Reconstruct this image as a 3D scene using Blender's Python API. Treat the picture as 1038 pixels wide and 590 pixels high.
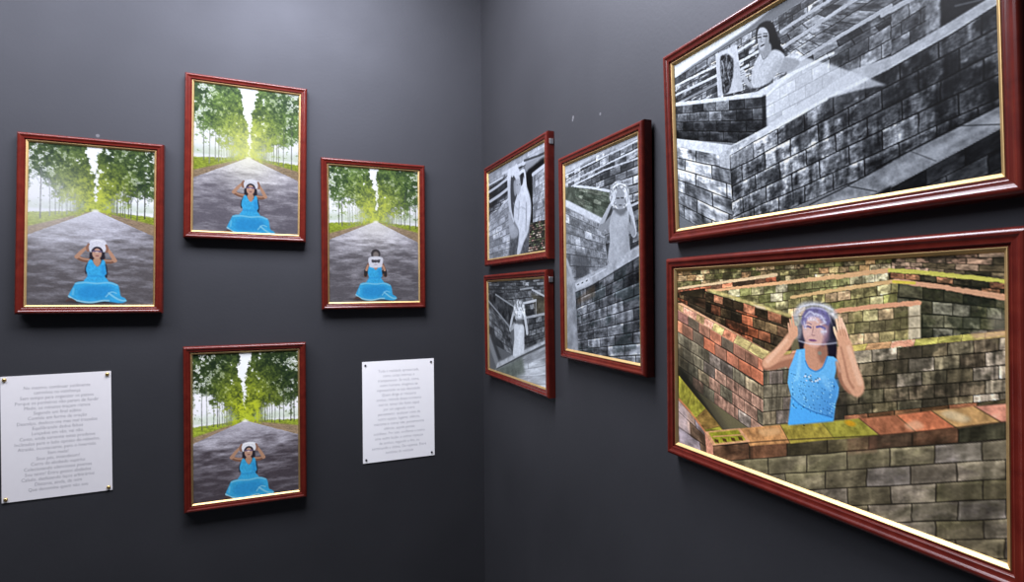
# Corner of a photography show: two charcoal walls, nine mahogany-framed photographs, two text sheets.
import bpy, bmesh, math, random
import numpy as np
from mathutils import Matrix, Vector

for o in list(bpy.data.objects):
    bpy.data.objects.remove(o, do_unlink=True)
scene = bpy.context.scene
COL = scene.collection

# ---------------------------------------------------------------- camera
EYE = 1.55                                   # height of the lens above the floor (m)
cam_data = bpy.data.cameras.new('camera')
cam_data.sensor_fit = 'HORIZONTAL'
cam_data.sensor_width = 36.0
cam_data.lens = 567.70 / 1038.0 * 36.0
cam_data.clip_start = 0.01
cam = bpy.data.objects.new('camera', cam_data)
COL.objects.link(cam)
yaw, pitch, roll = math.radians(22.6621), math.radians(0.1865), math.radians(-0.4344)
d = Vector((math.sin(yaw) * math.cos(pitch), math.cos(yaw) * math.cos(pitch), math.sin(pitch)))
r0 = Vector((math.cos(yaw), -math.sin(yaw), 0))
u0 = r0.cross(d)
r1 = r0 * math.cos(roll) + u0 * math.sin(roll)
u1 = u0 * math.cos(roll) - r0 * math.sin(roll)
m = Matrix((r1, u1, -d)).transposed().to_4x4()
m.translation = Vector((-0.59048, -1.65, EYE))
cam.matrix_world = m
scene.camera = cam

# ---------------------------------------------------------------- light, exposure
scene.view_settings.view_transform = 'Standard'
scene.view_settings.look = 'None'
scene.view_settings.gamma = 1.0
scene.view_settings.use_curve_mapping = False
scene.view_settings.exposure = 0.0

world = bpy.data.worlds.new('gallery_air')
scene.world = world
world.use_nodes = True
world.node_tree.nodes['Background'].inputs[0].default_value = (0.80, 0.86, 1.0, 1)
world.node_tree.nodes['Background'].inputs[1].default_value = 0.06


def area_light(name, loc, target, sx, sy, watts, colour, spread=180):
    l = bpy.data.lights.new(name, 'AREA')
    l.shape = 'RECTANGLE'
    l.size, l.size_y = sx, sy
    l.energy = watts
    l.color = colour
    l.spread = math.radians(spread)
    o = bpy.data.objects.new(name, l)
    COL.objects.link(o)
    o.location = loc
    o.rotation_euler = (Vector(target) - Vector(loc)).to_track_quat('-Z', 'Y').to_euler()
    return o


LAMP_TINT = (0.97, 0.98, 1.10)
area_light('ceiling_lamp_corner', (-0.52, -0.60, 2.66), (-0.52, -0.60, 0), 0.55, 0.55, 39, LAMP_TINT)
area_light('ceiling_lamp_left', (-1.5, -0.62, 2.70), (-1.5, -0.62, 0), 1.4, 0.5, 38, LAMP_TINT)

# ---------------------------------------------------------------- helpers


def put(name, me, mat=None, parent=None):
    o = bpy.data.objects.new(name, me)
    COL.objects.link(o)
    if mat is not None and not me.materials:
        me.materials.append(mat)
    if parent is not None:
        o.parent = parent
    return o


def mesh_of(bm, name, smooth=False):
    bmesh.ops.recalc_face_normals(bm, faces=bm.faces)
    me = bpy.data.meshes.new(name)
    bm.to_mesh(me)
    bm.free()
    if smooth:
        for p in me.polygons:
            p.use_smooth = True
    return me


def box_bm(x0, x1, y0, y1, z0, z1, bm=None):
    bm = bm or bmesh.new()
    v = [bm.verts.new((x, y, z)) for x in (x0, x1) for y in (y0, y1) for z in (z0, z1)]
    for f in ((0, 1, 3, 2), (4, 6, 7, 5), (0, 4, 5, 1), (2, 3, 7, 6), (0, 2, 6, 4), (1, 5, 7, 3)):
        bm.faces.new([v[i] for i in f])
    return bm


def new_mat(name):
    mt = bpy.data.materials.new(name)
    mt.use_nodes = True
    return mt, mt.node_tree, mt.node_tree.nodes['Principled BSDF']


def ramp(nt, pts):
    n = nt.nodes.new('ShaderNodeValToRGB')
    e = n.color_ramp.elements
    e[0].position, e[0].color = pts[0][0], pts[0][1]
    e[1].position, e[1].color = pts[-1][0], pts[-1][1]
    for p, c in pts[1:-1]:
        x = e.new(p)
        x.color = c
    return n


# ---------------------------------------------------------------- materials
def wall_material(name, chips):
    mt, nt, b = new_mat(name)
    L = nt.links
    tc = nt.nodes.new('ShaderNodeTexCoord')
    n1 = nt.nodes.new('ShaderNodeTexNoise')
    n1.inputs['Scale'].default_value = 2.6
    n1.inputs['Detail'].default_value = 6
    n1.inputs['Roughness'].default_value = 0.62
    L.new(tc.outputs['Object'], n1.inputs['Vector'])
    c = ramp(nt, [(0.3, (0.0155, 0.0155, 0.0165, 1)), (0.7, (0.0215, 0.0215, 0.023, 1))])
    L.new(n1.outputs['Fac'], c.inputs[0])
    colour = c.outputs[0]
    for (p, r) in chips:                       # small chips where the paint came off
        vm = nt.nodes.new('ShaderNodeVectorMath')
        vm.operation = 'DISTANCE'
        vm.inputs[1].default_value = p
        L.new(tc.outputs['Object'], vm.inputs[0])
        lt = nt.nodes.new('ShaderNodeMath')
        lt.operation = 'LESS_THAN'
        lt.inputs[1].default_value = r
        L.new(vm.outputs['Value'], lt.inputs[0])
        mx = nt.nodes.new('ShaderNodeMix')
        mx.data_type = 'RGBA'
        mx.inputs[7].default_value = (0.10, 0.10, 0.105, 1)
        L.new(lt.outputs[0], mx.inputs[0])
        L.new(colour, mx.inputs[6])
        colour = mx.outputs[2]
    L.new(colour, b.inputs['Base Color'])
    n2 = nt.nodes.new('ShaderNodeTexNoise')
    n2.inputs['Scale'].default_value = 5
    n2.inputs['Detail'].default_value = 5
    L.new(tc.outputs['Object'], n2.inputs['Vector'])
    rr = nt.nodes.new('ShaderNodeMapRange')
    rr.inputs[1].default_value, rr.inputs[2].default_value = 0.3, 0.7
    rr.inputs[3].default_value, rr.inputs[4].default_value = 0.62, 0.68
    L.new(n2.outputs['Fac'], rr.inputs[0])
    L.new(rr.outputs[0], b.inputs['Roughness'])
    b.inputs['Specular IOR Level'].default_value = 0.60
    b.inputs['Specular Tint'].default_value = (0.83, 0.87, 1.0, 1)
    n3 = nt.nodes.new('ShaderNodeTexNoise')
    n3.inputs['Scale'].default_value = 130
    n3.inputs['Detail'].default_value = 3
    L.new(tc.outputs['Object'], n3.inputs['Vector'])
    bp = nt.nodes.new('ShaderNodeBump')
    bp.inputs['Strength'].default_value = 0.08
    bp.inputs['Distance'].default_value = 0.002
    L.new(n3.outputs['Fac'], bp.inputs['Height'])
    L.new(bp.outputs[0], b.inputs['Normal'])
    return mt


def plain_material(name, colour, rough, metal=0.0, spec=0.5, var=0.07):
    mt, nt, b = new_mat(name)
    L = nt.links
    tc = nt.nodes.new('ShaderNodeTexCoord')
    n1 = nt.nodes.new('ShaderNodeTexNoise')
    n1.inputs['Scale'].default_value = 60
    n1.inputs['Detail'].default_value = 4
    L.new(tc.outputs['Object'], n1.inputs['Vector'])
    lo = tuple(v * (1 - var) for v in colour) + (1,)
    hi = tuple(min(1, v * (1 + var)) for v in colour) + (1,)
    c = ramp(nt, [(0.3, lo), (0.7, hi)])
    L.new(n1.outputs['Fac'], c.inputs[0])
    L.new(c.outputs[0], b.inputs['Base Color'])
    b.inputs['Roughness'].default_value = rough
    b.inputs['Metallic'].default_value = metal
    b.inputs['Specular IOR Level'].default_value = spec
    return mt


def wood_material():
    mt, nt, b = new_mat('mahogany_lacquer')
    L = nt.links
    tc = nt.nodes.new('ShaderNodeTexCoord')
    n1 = nt.nodes.new('ShaderNodeTexNoise')
    n1.inputs['Scale'].default_value = 35
    n1.inputs['Detail'].default_value = 8
    n1.inputs['Distortion'].default_value = 1.2
    L.new(tc.outputs['Object'], n1.inputs['Vector'])
    c = ramp(nt, [(0.25, (0.075, 0.0070, 0.0044, 1)), (0.55, (0.105, 0.0110, 0.0064, 1)), (0.8, (0.132, 0.0165, 0.0088, 1))])
    L.new(n1.outputs['Fac'], c.inputs[0])
    L.new(c.outputs[0], b.inputs['Base Color'])
    b.inputs['Roughness'].default_value = 0.26
    b.inputs['Specular IOR Level'].default_value = 0.42
    b.inputs['Coat Weight'].default_value = 0.0
    b.inputs['Coat Roughness'].default_value = 0.16
    return mt


def print_material():
    mt, nt, b = new_mat('photo_paper')
    a = nt.nodes.new('ShaderNodeAttribute')
    a.attribute_name = 'ink'
    nt.links.new(a.outputs['Color'], b.inputs['Base Color'])
    b.inputs['Roughness'].default_value = 0.36
    b.inputs['Specular IOR Level'].default_value = 0.12
    return mt


M_WALL_L = wall_material('charcoal_paint_left', [((-0.995, 0, EYE + 0.3915), 0.004)])
M_WALL_R = wall_material('charcoal_paint_right', [((0, -0.586, EYE + 0.378), 0.004), ((0, -0.584, EYE + 0.373), 0.003), ((0, -0.696, EYE + 0.353), 0.003)])
M_WOOD = wood_material()
M_GILT = plain_material('gilt', (0.60, 0.42, 0.19), 0.55, 1.0)
M_BOARD = plain_material('hardboard', (0.20, 0.13, 0.08), 0.8)
M_PRINT = print_material()
M_SHEET = plain_material('ivory_card', (0.70, 0.685, 0.69), 0.6, var=0.012)
M_SHEET_WHITE = plain_material('white_card', (0.94, 0.935, 0.94), 0.6, var=0.01)
M_INK = plain_material('grey_ink', (0.30, 0.29, 0.31), 0.7)
M_INK_PALE = plain_material('pale_grey_ink', (0.46, 0.45, 0.48), 0.7)
M_BRASS = plain_material('brass', (0.60, 0.42, 0.16), 0.32, 1.0)
M_STEEL = plain_material('dark_steel', (0.10, 0.10, 0.11), 0.4, 1.0)
M_NICKEL = plain_material('nickel', (0.86, 0.85, 0.84), 0.3, 1.0)
M_FLOOR = plain_material('grey_floor', (0.12, 0.12, 0.12), 0.5)
M_CEIL = plain_material('white_ceiling', (0.78, 0.78, 0.78), 0.9)

# ---------------------------------------------------------------- the room
def structure(name, bm, mat):
    o = put(name, mesh_of(bm, name), mat)
    o['kind'] = 'structure'
    return o


structure('wall_left', box_bm(-4.0, 0.12, 0.0, 0.12, 0.0, 2.8), M_WALL_L)
structure('wall_right', box_bm(0.0, 0.12, -4.0, 0.0, 0.0, 2.8), M_WALL_R)
structure('floor', box_bm(-4.0, 0.12, -4.0, 0.12, -0.1, 0.0), M_FLOOR)
structure('ceiling', box_bm(-4.0, 0.12, -4.0, 0.12, 2.8, 2.9), M_CEIL)

# ---------------------------------------------------------------- drawing the photographs
# A photograph is a fine sheet whose ink is drawn with areas, strokes, masonry and grain,
# in millimetres from the upper left corner of the visible picture.


def hsh(ix, iy, seed):
    n = (ix.astype(np.int64) * 374761393 + iy.astype(np.int64) * 668265263 + seed * 974634761) & 0xffffffff
    n = ((n ^ (n >> 13)) * 1274126177) & 0xffffffff
    n = ((n ^ (n >> 15)) * 2246822519) & 0xffffffff
    n = n ^ (n >> 16)
    return n / 4294967296.0


def vnoise(x, y, seed=0):
    ix, iy = np.floor(x), np.floor(y)
    fx, fy = x - ix, y - iy
    fx = fx * fx * (3 - 2 * fx)
    fy = fy * fy * (3 - 2 * fy)
    ix, iy = ix.astype(np.int64), iy.astype(np.int64)
    a, b = hsh(ix, iy, seed), hsh(ix + 1, iy, seed)
    c, e = hsh(ix, iy + 1, seed), hsh(ix + 1, iy + 1, seed)
    return (a * (1 - fx) + b * fx) * (1 - fy) + (c * (1 - fx) + e * fx) * fy


def fbm(x, y, seed=0, octv=4, gain=0.55):
    t, amp, tot = 0, 1.0, 0.0
    for k in range(octv):
        t = t + amp * vnoise(x * 2 ** k + 17.3 * k, y * 2 ** k - 9.1 * k, seed + 31 * k)
        tot += amp
        amp *= gain
    return t / tot


def sstep(a, b, x):
    t = np.clip((x - a) / (b - a), 0, 1)
    return t * t * (3 - 2 * t)


def spline(pts, n=6, closed=True):
    p = np.array(pts, float)
    N = len(p)
    out = []
    for i in range(N if closed else N - 1):
        if closed:
            p0, p1, p2, p3 = p[(i - 1) % N], p[i], p[(i + 1) % N], p[(i + 2) % N]
        else:
            p0, p1, p2, p3 = p[max(i - 1, 0)], p[i], p[i + 1], p[min(i + 2, N - 1)]
        for k in range(n):
            t = k / n
            out.append(0.5 * (2 * p1 + (p2 - p0) * t + (2 * p0 - 5 * p1 + 4 * p2 - p3) * t * t
                              + (3 * p1 - p0 - 3 * p2 + p3) * t ** 3))
    if not closed:
        out.append(p[-1])
    return out


def homography(quad):
    src = [(0, 0), (1, 0), (1, 1), (0, 1)]
    A, bb = [], []
    for (x, y), (s, t) in zip(quad, src):
        A.append([x, y, 1, 0, 0, 0, -s * x, -s * y]); bb.append(s)
        A.append([0, 0, 0, x, y, 1, -t * x, -t * y]); bb.append(t)
    h = np.linalg.solve(np.array(A, float), np.array(bb, float))
    return np.append(h, 1).reshape(3, 3)


def grey(g):
    return (g * 0.955, g * 0.99, g * 1.06)


def A3(c):
    return np.array(c, float)


class Picture:
    PAD = 2.0

    def __init__(self, w, h, res, base=(128, 128, 128), ss=2):
        self.w, self.h = w, h
        self.nx, self.ny = int((w + 4) * res), int((h + 4) * res)
        self.ss = ss
        W, H = self.nx * ss, self.ny * ss
        self.dx, self.dy = (w + 4) / W, (h + 4) / H
        x = (np.arange(W) + 0.5) * self.dx - 2
        y = (np.arange(H) + 0.5) * self.dy - 2
        self.X, self.Y = np.meshgrid(x, y)
        self.img = np.empty((H, W, 3))
        self.img[:] = base

    def win(self, pts, pad=0):
        p = np.array(pts, float)
        x0, y0 = p.min(0) - pad
        x1, y1 = p.max(0) + pad
        H, W = self.X.shape
        a = max(0, int((x0 + 2) / self.dx)); b = min(W, int((x1 + 2) / self.dx) + 2)
        c = max(0, int((y0 + 2) / self.dy)); e = min(H, int((y1 + 2) / self.dy) + 2)
        return (slice(c, max(c, e)), slice(a, max(a, b)))

    def mask(self, pts, soft=0.0):
        sl = self.win(pts, soft * 2 + 1)
        X, Y = self.X[sl], self.Y[sl]
        ins = np.zeros(X.shape, bool)
        p = [tuple(q) for q in pts]
        for (xa, ya), (xb, yb) in zip(p, p[1:] + p[:1]):
            if ya == yb:
                continue
            c = (ya > Y) != (yb > Y)
            ins ^= c & (X < (xb - xa) * (Y - ya) / (yb - ya) + xa)
        mk = ins.astype(float)
        if soft > 0:
            for ax, step in ((0, self.dy), (1, self.dx)):
                k = max(1, int(round(soft / step)))
                for _ in range(2):
                    q = np.pad(mk, [(k, k) if i == ax else (0, 0) for i in range(2)], mode='edge')
                    cs = np.cumsum(q, axis=ax)
                    cs = np.insert(cs, 0, 0, axis=ax)
                    n = mk.shape[ax]
                    hi = np.take(cs, np.arange(2 * k + 1, 2 * k + 1 + n), axis=ax)
                    lo = np.take(cs, np.arange(0, n), axis=ax)
                    mk = (hi - lo) / (2 * k + 1)
        return sl, mk

    def lay(self, sl, mk, col):
        a = mk[..., None]
        self.img[sl] = self.img[sl] * (1 - a) + np.asarray(col, float) * a

    def area(self, pts, col, a=1.0, soft=0.0, curve=False, grain=0.0, gs=0.3, seed=5):
        if curve:
            pts = spline(pts)
        sl, mk = self.mask(pts, soft)
        if mk.size == 0:
            return
        c = np.asarray(col, float)
        if grain:
            n = fbm(self.X[sl] * gs, self.Y[sl] * gs, seed)
            c = c * (1 + grain * (n - 0.5) * 2)[..., None]
        self.lay(sl, mk * a, c)

    def ramp(self, pts, p0, c0, p1, c1, a=1.0, soft=0.0, curve=False):
        if curve:
            pts = spline(pts)
        sl, mk = self.mask(pts, soft)
        if mk.size == 0:
            return
        v = A3(p1) - A3(p0)
        t = ((self.X[sl] - p0[0]) * v[0] + (self.Y[sl] - p0[1]) * v[1]) / (v @ v)
        t = np.clip(t, 0, 1)[..., None]
        self.lay(sl, mk * a, A3(c0) * (1 - t) + A3(c1) * t)

    def stroke(self, pts, rad, col, a=1.0, soft=0.6, curve=True, wob=0.0, seed=3):
        p = spline(pts, 5, False) if curve and len(pts) > 2 else [A3(q) for q in pts]
        r = np.interp(np.linspace(0, 1, len(p)), np.linspace(0, 1, len(rad)), rad) if hasattr(rad, '__len__') else np.full(len(p), rad)
        sl = self.win(p, max(r) + soft * 2 + wob)
        X, Y = self.X[sl], self.Y[sl]
        if X.size == 0:
            return
        dm = np.full(X.shape, 1e9)
        for k in range(len(p) - 1):
            q, e = p[k], p[k + 1] - p[k]
            L2 = max(e @ e, 1e-9)
            t = np.clip(((X - q[0]) * e[0] + (Y - q[1]) * e[1]) / L2, 0, 1)
            dd = np.hypot(X - q[0] - t * e[0], Y - q[1] - t * e[1]) - (r[k] + (r[k + 1] - r[k]) * t)
            dm = np.minimum(dm, dd)
        if wob:
            dm = dm + wob * (fbm(X * 0.25, Y * 0.25, seed) - 0.5) * 2
        self.lay(sl, (1 - sstep(-soft, soft, dm)) * a, col)

    def oval(self, c, rx, ry, col, a=1.0, soft=0.15, ang=0.0):
        R = max(rx, ry) * (1 + soft) + 1
        sl = self.win([(c[0] - R, c[1] - R), (c[0] + R, c[1] + R)])
        X, Y = self.X[sl] - c[0], self.Y[sl] - c[1]
        if X.size == 0:
            return
        ca, sa = math.cos(ang), math.sin(ang)
        q = np.hypot((X * ca + Y * sa) / rx, (Y * ca - X * sa) / ry)
        self.lay(sl, (1 - sstep(1 - soft, 1 + soft, q)) * a, col)

    def masonry(self, quad, nx, ny, pal, joint=(45, 42, 38), jw=0.07, var=0.18, rough=0.22, stain=0.0,
                stain_col=(30, 30, 28), moss=0.0, moss_col=(110, 115, 60), hl=0.0, seed=1, off=0.5, fade=None,
                clip=None, drip=0.0, a=1.0, soft=0.0, fine=5.0):
        Hm = homography(quad)
        sl, mk = self.mask(clip or quad, soft)
        if mk.size == 0:
            return
        X, Y = self.X[sl], self.Y[sl]
        wz = Hm[2, 0] * X + Hm[2, 1] * Y + 1
        s = (Hm[0, 0] * X + Hm[0, 1] * Y + Hm[0, 2]) / wz * nx
        t = (Hm[1, 0] * X + Hm[1, 1] * Y + Hm[1, 2]) / wz * ny
        s = s + 0.05 * (fbm(s * 1.5, t * 1.5, seed + 5, 2) - 0.5)
        t = t + 0.10 * (fbm(s * 1.1, t * 1.1, seed + 6, 2) - 0.5)
        j = np.floor(t)
        sx = s + off * np.mod(j, 2) + 0.12 * (hsh(j, j * 0, seed + 9) - 0.5)
        i = np.floor(sx)
        fx, fy = sx - i, t - j
        r1, r2 = hsh(i, j, seed), hsh(i, j, seed + 77)
        pal = np.array(pal, float)
        c = pal[np.minimum((r1 * len(pal)).astype(int), len(pal) - 1)]
        c = c * (1 + var * (r2 - 0.5) * 2)[..., None]
        n = fbm(s * fine * 0.5, t * fine * 0.4, seed + 3, 4, 0.65)
        c = c * (1 + rough * (n - 0.5) * 4)[..., None]
        if drip:
            n = fbm(s * 5, t * 0.6, seed + 21, 3)
            c = c * (1 + drip * (n - 0.5) * 4)[..., None]
        if moss:
            n = fbm(s * 0.9, t * 0.8, seed + 41, 4)
            k = (sstep(0.45, 0.62, n) * moss)[..., None]
            c = c * (1 - k) + A3(moss_col) * k
        if stain:
            n = fbm(s * 1.1, t * 0.7, seed + 61, 4, 0.6)
            k = (sstep(0.47, 0.60, n) * stain)[..., None]
            c = c * (1 - k) + A3(stain_col) * k
        if hl:
            k = (sstep(0.30, 0.08, fy) * hl)[..., None]
            c = c * (1 + k)
        jn = 0.6 + 0.8 * fbm(s * 3, t * 3, seed + 8, 2)
        ex = np.minimum(fx, 1 - fx) * 1.9
        ey = np.minimum(fy, 1 - fy)
        k = np.maximum(0.75 * (1 - sstep(0.3, 1.1, ex / (jw * jn))), 1 - sstep(0.3, 1.1, ey / (jw * jn)))[..., None] * 0.9
        c = c * (1 - k) + A3(joint) * k
        if fade is not None:                        # tone across the wall: left, right, top, bottom
            fl, fr, ft, fb = fade
            q = (fl + (fr - fl) * np.clip(s / nx, 0, 1)) * (ft + (fb - ft) * np.clip(t / ny, 0, 1))
            c = c * q[..., None]
        self.lay(sl, mk * a, c)

    def grain(self, amount, size, seed=9):
        n = fbm(self.X / size, self.Y / size, seed, 3)
        self.img *= (1 + amount * (n - 0.5) * 2)[..., None]

    def crisp(self, radius, amount):
        """edge sharpening of the camera that took the photograph"""
        k = max(1, int(round(radius / self.dx)))
        bl = self.img
        for ax in (0, 1):
            q = np.pad(bl, [(k + 1, k) if i == ax else (0, 0) for i in range(3)], mode='edge')
            cs = np.cumsum(q, axis=ax)
            n = bl.shape[ax]
            bl = (np.take(cs, np.arange(2 * k + 1, 2 * k + 1 + n), axis=ax) - np.take(cs, np.arange(0, n), axis=ax)) / (2 * k + 1)
        self.img = np.clip(self.img + (self.img - bl) * amount, 0, 255)

    def contrast(self, amount, pivot, lift=0):
        self.img = np.clip(pivot + lift + (self.img - pivot) * amount, 4, 252)

    def sheet(self, name, gain, parent):
        ss = self.ss
        im = np.clip(self.img, 0, 255).reshape(self.ny, ss, self.nx, ss, 3).mean((1, 3)) / 255.0
        lin = np.where(im <= 0.04045, im / 12.92, ((im + 0.055) / 1.055) ** 2.4) * np.array(gain)
        lin = np.minimum(lin, 0.93)
        ny, nx = self.ny, self.nx
        xs = ((np.arange(nx) + 0.5) / nx * (self.w + 4) - 2 - self.w / 2) / 1000
        zs = -((np.arange(ny) + 0.5) / ny * (self.h + 4) - 2 - self.h / 2) / 1000
        gx, gz = np.meshgrid(xs, zs)
        co = np.stack([gx, np.zeros_like(gx), gz], -1).reshape(-1, 3)
        me = bpy.data.meshes.new(name)
        idx = np.arange(nx * ny).reshape(ny, nx)
        q = np.stack([idx[:-1, :-1], idx[1:, :-1], idx[1:, 1:], idx[:-1, 1:]], -1).reshape(-1, 4)
        me.vertices.add(len(co))
        me.vertices.foreach_set('co', co.ravel().astype(np.float32))
        me.loops.add(q.size)
        me.loops.foreach_set('vertex_index', q.ravel().astype(np.int32))
        me.polygons.add(len(q))
        me.polygons.foreach_set('loop_start', np.arange(0, q.size, 4, dtype=np.int32))
        me.update(calc_edges=True)
        at = me.color_attributes.new('ink', 'FLOAT_COLOR', 'POINT')
        rgba = np.ones((len(co), 4), np.float32)
        rgba[:, :3] = lin.reshape(-1, 3)
        at.data.foreach_set('color', rgba.ravel())
        return put(name, me, M_PRINT, parent)


# ---------------------------------------------------------------- frames
PROFILE = ([(0.0, 0.0), (0.0, 9.0)]
           + [(5.2 - 5.2 * math.cos(math.radians(t)), 13.0 + 7.0 * math.sin(math.radians(t))) for t in range(0, 91, 9)]
           + [(6.6, 19.9), (7.6, 19.3), (8.6, 18.6), (10.0, 18.1), (11.8, 17.9), (13.2, 17.9), (14.0, 17.4), (14.4, 15.6), (16.6, 15.4)])   # mm in from the outer edge, mm off the wall
SLIP = [(16.6, 15.4), (17.2, 16.1), (17.8, 16.0), (19.4, 14.6), (20.8, 13.2), (21.2, 12.4)]
RAIL = 20.6


def loop_mesh(name, w, h, prof):
    """profile swept round the picture with mitred corners; w, h = visible picture in mm"""
    bm = bmesh.new()
    rings = []
    for (dd, z) in prof:
        ex = (w / 2 + RAIL - dd) / 1000
        ez = (h / 2 + RAIL - dd) / 1000
        rings.append([bm.verts.new((sx * ex, -z / 1000, sz * ez)) for sx, sz in ((-1, 1), (1, 1), (1, -1), (-1, -1))])
    for a, b in zip(rings, rings[1:]):
        for k in range(4):
            bm.faces.new((a[k], a[(k + 1) % 4], b[(k + 1) % 4], b[k]))
    me = mesh_of(bm, name)
    return me


def framed_photo(label, w, h, wall, along, up, turn, lean, pic, gain, hook=False, group=None):
    """wall 'L': hangs on the left wall, 'R': on the right one; along = metres from the corner"""
    root = bpy.data.objects.new('framed_photograph', None)
    COL.objects.link(root)
    root.empty_display_size = 0.05
    lift = abs(lean) * (h / 2000 + RAIL / 1000) + 0.0005
    R = Matrix.Rotation(-turn, 4, 'Y')
    Ln = Matrix.Rotation(lean, 4, 'X')
    if wall == 'L':
        base = Matrix.Translation((-along, -lift, EYE + up))
    else:
        base = Matrix.Translation((-lift, -along, EYE + up)) @ Matrix.Rotation(-math.pi / 2, 4, 'Z')
    root.matrix_world = base @ Ln @ R
    root['label'] = label
    root['category'] = 'picture frame'
    if group:
        root['group'] = group
    fr = put('frame', loop_mesh('frame', w, h, PROFILE), M_WOOD, root)
    sl = put('gilt_slip', loop_mesh('gilt_slip', w, h, SLIP), M_GILT, fr)
    sl['label'] = 'thin gilt inner edge'
    e = (w / 2 + RAIL - 1.5) / 1000, (h / 2 + RAIL - 1.5) / 1000
    put('backing_board', mesh_of(box_bm(-e[0], e[0], -0.008, -0.0005, -e[1], e[1]), 'backing_board'), M_BOARD, root)
    ph = pic.sheet('photo_print', gain, root)
    ph.location = (0, -0.0122, 0)
    if hook:                                          # bright metal tab screwed to the side of the frame
        x = (w / 2 + RAIL) / 1000
        z = (h / 2) / 1000 + 0.003
        tb = box_bm(x, x + 0.0015, -0.0125, -0.002, z - 0.012, z)
        bmesh.ops.bevel(tb, geom=tb.edges[:], offset=0.0006, segments=1, affect='EDGES')
        put('hanging_tab', mesh_of(tb, 'hanging_tab'), M_NICKEL, root)
    return root


# ---------------------------------------------------------------- road photographs (left wall)
SKIN, SKIN_DK = (188, 146, 122), (128, 92, 76)


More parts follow.
